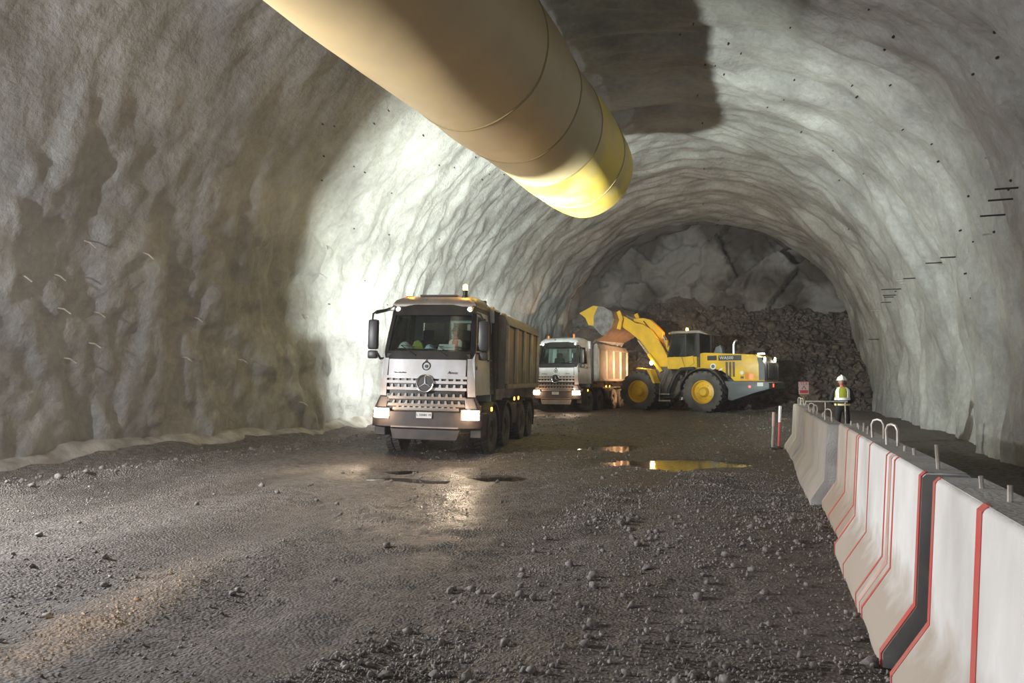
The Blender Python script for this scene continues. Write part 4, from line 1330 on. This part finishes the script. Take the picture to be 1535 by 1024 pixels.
def barrier(x, v0, v1, yaw, pale, stripes, loops, pins, label):
    L = v1 - v0
    xc_ = x
    z = min(gz1(x - .3, v0 + .2), gz1(x - .3, v1 - .2)) - .02
    t = empty('concrete_barrier', (xc_, (v0 + v1) / 2, z), R(yaw))
    tag(t, label, 'barrier', 'concrete barriers along the right side of the roadway')
    b = B()
    pr_ = [(-.34, 0), (-.34, .11), (-.165, .38), (-.12, 1.08), (-.10, 1.10), (.10, 1.10), (.12, 1.08), (.165, .38), (.34, .11), (.34, 0)]
    b.prism(pr_, 'y', -L / 2, L / 2)
    b.build('barrier_body', M[pale], t, .008, 1)
    B().box(-.098, .098, -L / 2 + .01, L / 2 - .01, 1.100, 1.104).build('bare_top', M['conct'], t)
    for e in (-1, 1):
        B().prism([(px * .985, .004 + pz * .99) for px, pz in pr_], 'y', e * L / 2, e * (L / 2 + .003)).build('end_face', M['conct'], t)
    lf = [(-.34, .0), (-.34, .11), (-.165, .38), (-.12, 1.08), (-.095, 1.105)]
    for (p, w, mt) in stripes:
        yy = -L / 2 + p * L
        b = B()
        for i in range(4):
            (xa, za), (xb, zb) = lf[i], lf[i + 1]
            o_ = .004
            b.hexa([(xa - o_, yy - w / 2, za), (xa + .01, yy - w / 2, za), (xa + .01, yy + w / 2, za), (xa - o_, yy + w / 2, za),
                    (xb - o_, yy - w / 2, zb), (xb + .01, yy - w / 2, zb), (xb + .01, yy + w / 2, zb), (xb - o_, yy + w / 2, zb)])
        b.build('painted_stripe', M[mt], t)
    for p in loops:
        yy = -L / 2 + p * L
        b = B().tube([(-.0, yy - .055, 1.05), (-.0, yy - .06, 1.22), (0, yy - .04, 1.255), (0, yy, 1.265), (0, yy + .04, 1.255), (0, yy + .06, 1.22), (0, yy + .055, 1.05)], .011, 8)
        b.xf(Matrix.Translation((0, yy, 0)) @ Matrix.Rotation(R(random.uniform(20, 60)), 4, 'Z') @ Matrix.Translation((0, -yy, 0)))
        b.build('lifting_loop', M['rebar'], t)
    for (p, h) in pins:
        yy = -L / 2 + p * L; dx = random.uniform(-.05, .05)
        B().tube([(dx, yy, 1.06), (dx + random.uniform(-.01, .01), yy + random.uniform(-.02, .02), 1.10 + h)], .010, 6).build('rebar_pin', M['rebar'], t)
    return t


R4 = [(.012, .05, 'red'), (.35, .055, 'red'), (.64, .06, 'red'), (.985, .05, 'red')]
barrier(0.875, 1.45, 4.24, 0.0, 'conc', [(.02, .06, 'red'), (.40, .075, 'red'), (.68, .075, 'red'), (.985, .05, 'red')], [.22], [(.72, .07), (.86, .06), (.5, .05)], 'bright white barrier with bold red stripes nearest the camera')
barrier(0.86, 4.55, 7.42, 0.6, 'conc', [(.012, .06, 'red'), (.30, .035, 'red'), (.36, .10, 'pink'), (.42, .035, 'red'), (.72, .03, 'red'), (.985, .04, 'red')], [.62, .88], [(.06, .14), (.35, .05), (.45, .04)], 'white barrier with two wire lifting loops, second from the camera')
barrier(0.92, 7.52, 10.35, 0.5, 'concb', [(.04, .05, 'red'), (.16, .16, 'pink'), (.30, .05, 'red'), (.62, .06, 'red'), (.97, .05, 'pink')], [], [(.3, .09), (.45, .10), (.6, .06), (.75, .05), (.85, .06)], 'buff dusty barrier with faded red stripes, third from the camera')
barrier(0.74, 10.45, 13.3, 1.2, 'concd', [(.66, .05, 'conct'), (.33, .05, 'conct')], [.4], [(.2, .07), (.7, .08), (.85, .05)], 'grey unpainted barrier, fourth from the camera, its dark end face showing')
barrier(0.70, 13.4, 16.2, 0.6, 'concd', [(.5, .05, 'conct'), (.96, .06, 'conct')], [.7, .3], [(.15, .08), (.5, .08), (.6, .07)], 'grey barrier, fifth from the camera, beside the worker')
barrier(0.62, 16.3, 19.1, 2.0, 'concd', [(.5, .05, 'conct'), (.04, .06, 'conct')], [.85, .6], [(.2, .07), (.35, .07), (.5, .06)], 'grey barrier farthest from the camera, carrying the small sign')

# sign on the last barrier
zt = gz1(.4, 18.5) + 1.08
sg = empty('warning_sign', (0.68, 18.7, zt), R(12))
B().box(-.03, .03, -.015, .015, 0, .22).build('sign_post', M['wood'], sg)
B().hexa([(-.07, -.01, .16), (.07, -.01, .16), (.07, .01, .16), (-.07, .01, .16), (-.10, -.01, .24), (.10, -.01, .24), (.10, .01, .24), (-.10, .01, .24)]).build('sign_bracket', M['wood'], sg)
bo = B().box(-.115, .115, -.03, -.012, .22, .52).build('sign_board', M['signw'], sg, .004, 1)
rx = Matrix.Rotation(R(90), 4, 'X')
text_mesh('sign_lettering', 'TS B', .085, M['red'], bo, Matrix.Translation((0, -.033, .465)) @ rx, .002)
b = B().prism([(0, .43), (-.055, .33), (-.035, .33), (0, .395), (.035, .33), (.055, .33)], 'y', -.034, -.030)
b.build('sign_symbol', M['red'], bo)
B().box(-.095, .095, -.034, -.030, .245, .315).build('sign_band', M['red'], bo)
B().box(-.115, .115, -.034, -.030, .508, .52).build('sign_border', M['red'], bo)
for s in (-1, 1): B().box(s * .107, s * .115, -.034, -.030, .22, .52).build('sign_border', M['red'], bo)
tag(sg, 'small white and red sign on the end of the barrier row', 'sign')

# red and white delineator posts by the last barrier
for (x, v, h, lab) in ((.10, 18.75, 1.02, 'slim white and red marker post leaning on the last barrier'), (-.04, 18.3, .88, 'short pale marker post left of the slim white one')):
    g = gz1(x, v)
    p = empty('marker_post', (x, v, g), 0, 0, R(3))
    B().cyl((0, 0, 0), (0, 0, h * .62), .03, n=10).build('post_lower', M['red'] if h > .9 else M['concd'], p)
    B().cyl((0, 0, h * .62), (0, 0, h), .034, n=10).build('post_sleeve', M['refl'] if h > .9 else M['pink'], p)
    B().lathe([(0, 0), (.11, 0), (.10, .04), (.03, .06)], (0, 0, 0), 'z', 14).build('post_base', M['black'], p)
    tag(p, lab, 'post', 'marker posts at the barrier end')
# steel handrail lying along the end of the barrier row
hr = empty('guard_rail', (1.5, 19.6, gz1(1.5, 19.6)), R(4))
B().cyl((-.85, 0, 1.12), (.2, 0, 1.12), .02, n=8).build('rail', M['rebar'], hr)
for x in (-.75, -.3, .15): B().cyl((x, 0, 0), (x, 0, 1.12), .016, n=8).build('rail_post', M['rebar'], hr)
tag(hr, 'thin steel guard rail across the end of the barriers', 'railing')
# pale rubble lump behind barriers
o = B().ball((0, 0, 0), (.28, .3, .2), 12, 8); 
o.v = [(x * (1 + .2 * math.sin(9 * y + 5 * z)), y * (1 + .15 * math.sin(11 * x)), z) for x, y, z in o.v]
o = o.build('boulder', M['stone']); o.location = (1.85, 17.2, gz1(1.85, 17.2) + .75)
o.location.z = gz1(1.85, 17.2) + .12
tag(o, 'pale lump of rock on the ground behind the barriers', 'rock')


# ================================================================== PEOPLE
def skin_mesh(name, J, E, mats, pick, root):
    names = list(J)
    me = bpy.data.meshes.new(name)
    me.from_pydata([J[k][0] for k in names], [(0, 0)][:0] + [(names.index(a), names.index(b)) for a, b in E], [])
    o = bpy.data.objects.new(name, me); COL.objects.link(o)
    m = o.modifiers.new('s', 'SKIN'); m.use_smooth_shade = True; m.branch_smoothing = 0.6
    sub = o.modifiers.new('u', 'SUBSURF'); sub.levels = 2; sub.render_levels = 2
    for i, k in enumerate(names):
        sv = me.skin_vertices[0].data[i]
        rr = J[k][1]; sv.radius = rr if isinstance(rr, tuple) else (rr, rr)
        sv.use_root = (k == root)
    bpy.context.view_layer.update()
    em = bpy.data.meshes.new_from_object(o.evaluated_get(bpy.context.evaluated_depsgraph_get()))
    bpy.data.objects.remove(o)
    em.materials.clear()
    for q in mats: em.materials.append(q)
    for p in em.polygons:
        p.material_index = pick(p.center); p.use_smooth = True
    return em


def add_hand(J, E, wrist, pre, d, side, curl):
    """palm and five fingers: d pointing along the hand, side toward the thumb, curl toward the palm"""
    w = Vector(J[wrist][0]); d = Vector(d).normalized(); side = Vector(side).normalized(); curl = Vector(curl).normalized()
    J[pre + 'palm'] = (tuple(w + d * .06), (.036, .022)); E.append((wrist, pre + 'palm'))
    for k, (off, ln) in enumerate(((.030, .075), (.010, .085), (-.010, .080), (-.030, .062))):
        p0 = w + d * .10 + side * off; p1 = p0 + d * ln * .5 + curl * ln * .15; p2 = p1 + d * ln * .35 + curl * ln * .4
        for i, (p, r_) in enumerate(((p0, .0105), (p1, .0092), (p2, .008))):
            J[pre + 'f%d%d' % (k, i)] = (tuple(p), r_)
        E += [(pre + 'palm', pre + 'f%d0' % k), (pre + 'f%d0' % k, pre + 'f%d1' % k), (pre + 'f%d1' % k, pre + 'f%d2' % k)]
    p0 = w + d * .035 + side * .04; p1 = p0 + d * .03 + side * .02; p2 = p1 + d * .03 + curl * .01
    for i, (p, r_) in enumerate(((p0, .012), (p1, .0105), (p2, .009))): J[pre + 't%d' % i] = (tuple(p), r_)
    E += [(pre + 'palm', pre + 't0'), (pre + 't0', pre + 't1'), (pre + 't1', pre + 't2')]


def head_mesh(c, face, rz):
    """head with brow, nose, chin, ears; faces local -y before rotation"""
    b = B()
    n, m = 20, 14
    V_ = []; F_ = []
    for i in range(m + 1):
        t = -math.pi / 2 + math.pi * i / m
        for k in range(n):
            a = 2 * math.pi * k / n
            x = math.cos(t) * math.cos(a) * .078; y = math.cos(t) * math.sin(a) * .098; z = math.sin(t) * .118
            if z < -.02: x *= 1 - .28 * min(1, (-z - .02) / .09); y = y * (1 - .12 * min(1, (-z - .02) / .09)) - .012 * min(1, (-z) / .1)
            fr = max(0, -math.sin(a)) ** 6 * math.cos(t)
            y -= fr * (.024 * math.exp(-((z + .012) / .022) ** 2) * (abs(x) < .02) + .006 * math.exp(-((z - .035) / .012) ** 2) + .008 * math.exp(-((z + .062) / .012) ** 2) + .010 * math.exp(-((z + .098) / .016) ** 2))
            if abs(abs(x) - .032) < .014: y += fr * .010 * math.exp(-((z - .012) / .012) ** 2)
            V_.append((x, y, z))
    for i in range(m):
        F_ += [(i * n + k, i * n + (k + 1) % n, (i + 1) * n + (k + 1) % n, (i + 1) * n + k) for k in range(n)]
    b.add(V_, F_)
    for s in (-1, 1): b.ball((s * .082, .012, -.005), (.012, .022, .032), 8, 6)
    b.xf(Matrix.Translation(c) @ Matrix.Rotation(rz, 4, 'Z'))
    return b


def ring_strip(b, z0, z1, ax, ay, th, a0=0, a1=360, c=(0, 0), n=28):
    for i in range(n):
        q = []
        for z in (z0, z1):
            for (t, r_) in ((i, 0), (i + 1, 0), (i + 1, th), (i, th)):
                a = R(a0 + (a1 - a0) * t / n)
                q.append((c[0] + math.cos(a) * (ax + r_), c[1] + math.sin(a) * (ay + r_), z))
        b.hexa(q)
    return b


def torso_shell(b, secs, n=28):
    V_ = []; F_ = []
    for (z, ax, ay, cy) in secs:
        V_ += [(math.cos(2 * math.pi * k / n) * ax, cy + math.sin(2 * math.pi * k / n) * ay, z) for k in range(n)]
    for i in range(len(secs) - 1):
        F_ += [(i * n + k, i * n + (k + 1) % n, (i + 1) * n + (k + 1) % n, (i + 1) * n + k) for k in range(n)]
    F_.append(tuple(range(n))[::-1]); F_.append(tuple(range((len(secs) - 1) * n, len(secs) * n)))
    return b.add(V_, F_)


# ---- worker seen from behind, beyond the barriers (local: faces +y)
wx, wy = 1.72, 21.3
WK = empty('person', (wx, wy, gz1(wx, wy) - .01), R(8))
J = {'hip': ((0, 0, .95), (.15, .115)), 'belly': ((0, .0, 1.10), (.145, .11)), 'chest': ((0, .0, 1.30), (.165, .115)), 'neck': ((0, .005, 1.47), .06), 'head0': ((0, .02, 1.55), .06)}
E = [('hip', 'belly'), ('belly', 'chest'), ('chest', 'neck'), ('neck', 'head0')]
for s, n_ in ((-1, 'l'), (1, 'r')):
    J[n_ + 'hipj'] = ((s * .10, 0, .88), .10); J[n_ + 'knee'] = ((s * .12, .03 if s > 0 else .0, .50), .068); J[n_ + 'ankle'] = ((s * .13, -.01, .10), .05); J[n_ + 'heel'] = ((s * .13, .02, .05), .05); J[n_ + 'toe'] = ((s * .14, .16, .04), .04)
    J[n_ + 'sho'] = ((s * .19, 0, 1.42), .075); J[n_ + 'elb'] = ((s * .27, .0, 1.14), .052); J[n_ + 'wri'] = ((s * .20, .22, 1.02), .034)
    E += [('hip', n_ + 'hipj'), (n_ + 'hipj', n_ + 'knee'), (n_ + 'knee', n_ + 'ankle'), (n_ + 'ankle', n_ + 'heel'), (n_ + 'heel', n_ + 'toe'), ('chest', n_ + 'sho'), (n_ + 'sho', n_ + 'elb'), (n_ + 'elb', n_ + 'wri')]
    add_hand(J, E, n_ + 'wri', n_, (-s * .35, 1, -.1), (-s * .3, 0, 1), (-s, 0, -.2))


def pk(c):
    if c.z > 1.50: return 2
    if c.y > .23 and .9 < c.z < 1.2: return 1
    if 1.43 < c.z and abs(c.x) < .09: return 2
    return 0


link('body', skin_mesh('body', J, E, [M['navy'], M['skin'], M['red']], pk, 'hip'), None, WK)
head_mesh((0, .03, 1.615), 0, R(180)).build('head', M['skin'], WK)
hm = B().ball((0, .02, 1.655), (.118, .142, .125), 18, 8, 0.0)
hm.lathe([(.115, 0), (.135, -.012), (.135, -.004), (.115, .010)], (0, .025, 1.658), 'z', 20)
hm.tube([(0, -.13, 1.68), (0, -.09, 1.76), (0, .02, 1.79), (0, .13, 1.73)], .016, 8)
hm.build('helmet', M['helmet'], WK)
v = torso_shell(B(), [(.98, .185, .145, 0), (1.05, .19, .15, 0), (1.25, .20, .15, 0), (1.38, .205, .135, 0), (1.44, .17, .11, 0), (1.475, .10, .08, 0)]).build('hi_vis_vest', M['hiv'], WK, ang=60)
for z0, z1, ax, ay, mt in ((1.13, 1.19, .196, .152, 'refl'), (.985, 1.035, .19, .15, 'refly')):
    ring_strip(B(), z0, z1, ax, ay, .006).build('reflective_band', M[mt], v)
ring_strip(B(), 1.035, 1.13, .193, .151, .005).build('dark_band', M['navy'], v)
for s in (-1, 1):
    for a in ((215, 240) if s < 0 else (300, 325), (120, 140) if s < 0 else (40, 60)):
        b = B(); n = 6; sec = [(1.19, .198, .152), (1.27, .203, .152), (1.36, .208, .142), (1.42, .185, .122), (1.465, .12, .09)]
        for i in range(len(sec) - 1):
            for k in range(n):
                q = []
                for (z, ax, ay) in (sec[i], sec[i + 1]):
                    for (t, r_) in ((k, 0), (k + 1, 0), (k + 1, .007), (k, .007)):
                        an = R(a[0] + (a[1] - a[0]) * t / n); q.append((math.cos(an) * (ax + r_), math.sin(an) * (ay + r_), z))
                b.hexa(q)
        b.build('reflective_strap', M['refl'], v)
tag(WK, 'worker in white helmet and reflective vest standing behind the barriers, back turned', 'person')

# ---- driver in the near truck (truck axes: x right, y rearward; faces -y)
DR = empty('person', TRUCK1.matrix_basis @ Vector((0.34, 1.20, 1.98)))
DR.rotation_euler = TRUCK1.rotation_euler
J = {'hip': ((0, .05, .08), (.16, .12)), 'belly': ((0, .03, .28), (.15, .12)), 'chest': ((0, .0, .48), (.17, .12)), 'neck': ((0, -.03, .66), .055), 'head0': ((0, -.05, .72), .055)}
E = [('hip', 'belly'), ('belly', 'chest'), ('chest', 'neck'), ('neck', 'head0')]
for s, n_ in ((-1, 'l'), (1, 'r')):
    J[n_ + 'thi'] = ((s * .11, -.10, .08), .09); J[n_ + 'knee'] = ((s * .14, -.42, .10), .065); J[n_ + 'ankle'] = ((s * .14, -.48, -.42), .045); J[n_ + 'toe'] = ((s * .14, -.60, -.50), .04)
    J[n_ + 'sho'] = ((s * .20, .0, .58), .07); J[n_ + 'elb'] = ((s * .27, -.14, .36), .05); J[n_ + 'wri'] = ((s * .16 + .06, -.33, .38), .033)
    E += [('hip', n_ + 'thi'), (n_ + 'thi', n_ + 'knee'), (n_ + 'knee', n_ + 'ankle'), (n_ + 'ankle', n_ + 'toe'), ('chest', n_ + 'sho'), (n_ + 'sho', n_ + 'elb'), (n_ + 'elb', n_ + 'wri')]
    add_hand(J, E, n_ + 'wri', n_, (.3, -1, .1), (0, .1, 1), (-s, -.2, 0))
link('body', skin_mesh('body', J, E, [M['navy'], M['skin']], lambda c: 1 if (c.z > .64 or (c.y < -.33 and c.z > .3)) else 0, 'hip'), None, DR)
head_mesh((0, -.07, .80), 0, 0).build('head', M['skin'], DR)
cp = B().ball((0, -.06, .825), (.092, .112, .10), 16, 8, 0.0)
cp.hexa([(-.075, -.15, .83), (.075, -.15, .83), (.06, -.25, .80), (-.06, -.25, .80), (-.075, -.15, .845), (.075, -.15, .845), (.06, -.25, .812), (-.06, -.25, .812)])
cp.build('cap', M['cap'], DR)
v = torso_shell(B(), [(.10, .20, .155, .04), (.30, .195, .155, .03), (.48, .21, .15, 0), (.58, .205, .125, 0), (.635, .13, .09, -.01)]).build('hi_vis_vest', M['hivo'], DR, ang=60)
for a in ((225, 250), (290, 315)):
    b = B(); sec = [(.30, .197, .157, .03), (.48, .213, .152, 0), (.58, .207, .127, 0), (.63, .14, .097, -.01)]
    for i in range(3):
        for k in range(5):
            q = []
            for (z, ax, ay, cy) in (sec[i], sec[i + 1]):
                for (t, r_) in ((k, 0), (k + 1, 0), (k + 1, .007), (k, .007)):
                    an = R(a[0] + (a[1] - a[0]) * t / 5); q.append((math.cos(an) * (ax + r_), cy + math.sin(an) * (ay + r_), z))
            b.hexa(q)
    b.build('reflective_strap', M['refl'], v)
ring_strip(B(), .36, .42, .20, .157, .006, c=(0, .02)).build('yellow_band', M['hiv'], v)
tag(DR, 'driver in cap and orange reflective vest behind the near truck windscreen', 'person')


# ---- things lying on the near truck's dashboard
def on_dash(name, b, mat, x, y, z, label, cat):
    o = b.build(name, mat)
    o.location = TRUCK1.matrix_basis @ Vector((x, y, z)); o.rotation_euler = TRUCK1.rotation_euler
    return tag(o, label, cat)


hb = B().ball((0, 0, 0), (.14, .16, .15), 18, 8, 0.0); hb.lathe([(.135, 0), (.165, -.0), (.165, .008), (.135, .012)], (0, 0, 0), 'z', 20)
on_dash('hard_hat', hb, M['paper'], -.64, .46, 2.365, 'white hard hat on the near truck dashboard, left end', 'hard hat')
hb = B().prism([(-.14, 0), (.14, 0), (.10, .12), (.02, .19), (-.06, .15)], 'y', -.06, .06)
on_dash('folded_vest', hb, M['hiv'], -.34, .44, 2.36, 'folded yellow green vest on the near truck dashboard', 'vest')
hb = B().ball((0, 0, 0), (.10, .11, .10), 16, 7, 0.0); hb.lathe([(.095, 0), (.12, 0), (.12, .006), (.095, .010)], (0, 0, 0), 'z', 18)
on_dash('cup_cover', hb, M['paleblue'], -.06, .42, 2.362, 'small pale blue dome beside the folded vest on the dashboard', 'cover')
hb = B().hexa([(-.19, -.02, 0), (.19, -.02, 0), (.19, .0, 0), (-.19, 0, 0), (-.18, .07, .13), (.18, .07, .13), (.18, .08, .13), (-.18, .08, .13)])
on_dash('paper_sheet', hb, M['paper'], .34, .33, 2.335, 'white sheet of paper propped inside the near truck windscreen', 'paper')


# ================================================================== DUST HAZE
hz = bpy.data.materials.new('dust_haze')
hz.use_nodes = True
t_ = hz.node_tree; t_.nodes.clear()
ou = t_.nodes.new('ShaderNodeOutputMaterial'); vsn = t_.nodes.new('ShaderNodeVolumeScatter')
vsn.inputs['Color'].default_value = (.92, .90, .88, 1); vsn.inputs['Density'].default_value = 0.002; vsn.inputs['Anisotropy'].default_value = 0.35
t_.links.new(vsn.outputs[0], ou.inputs['Volume'])
hzo = B().prism([(XL + .25, -.3), (XL + .25, ZC)] + [(XC - (RAD - .25) * math.cos(q), ZC + (RAD - .25) * math.sin(q)) for q in np.linspace(.05, math.pi - .05, 30)] + [(XR - .25, ZC), (XR - .25, -.3)], 'y', -1.0, 46.0).build('dust_haze', hz, smooth=False)
tag(hzo, 'thin dust haze hanging in the tunnel air', 'haze', kind='stuff')
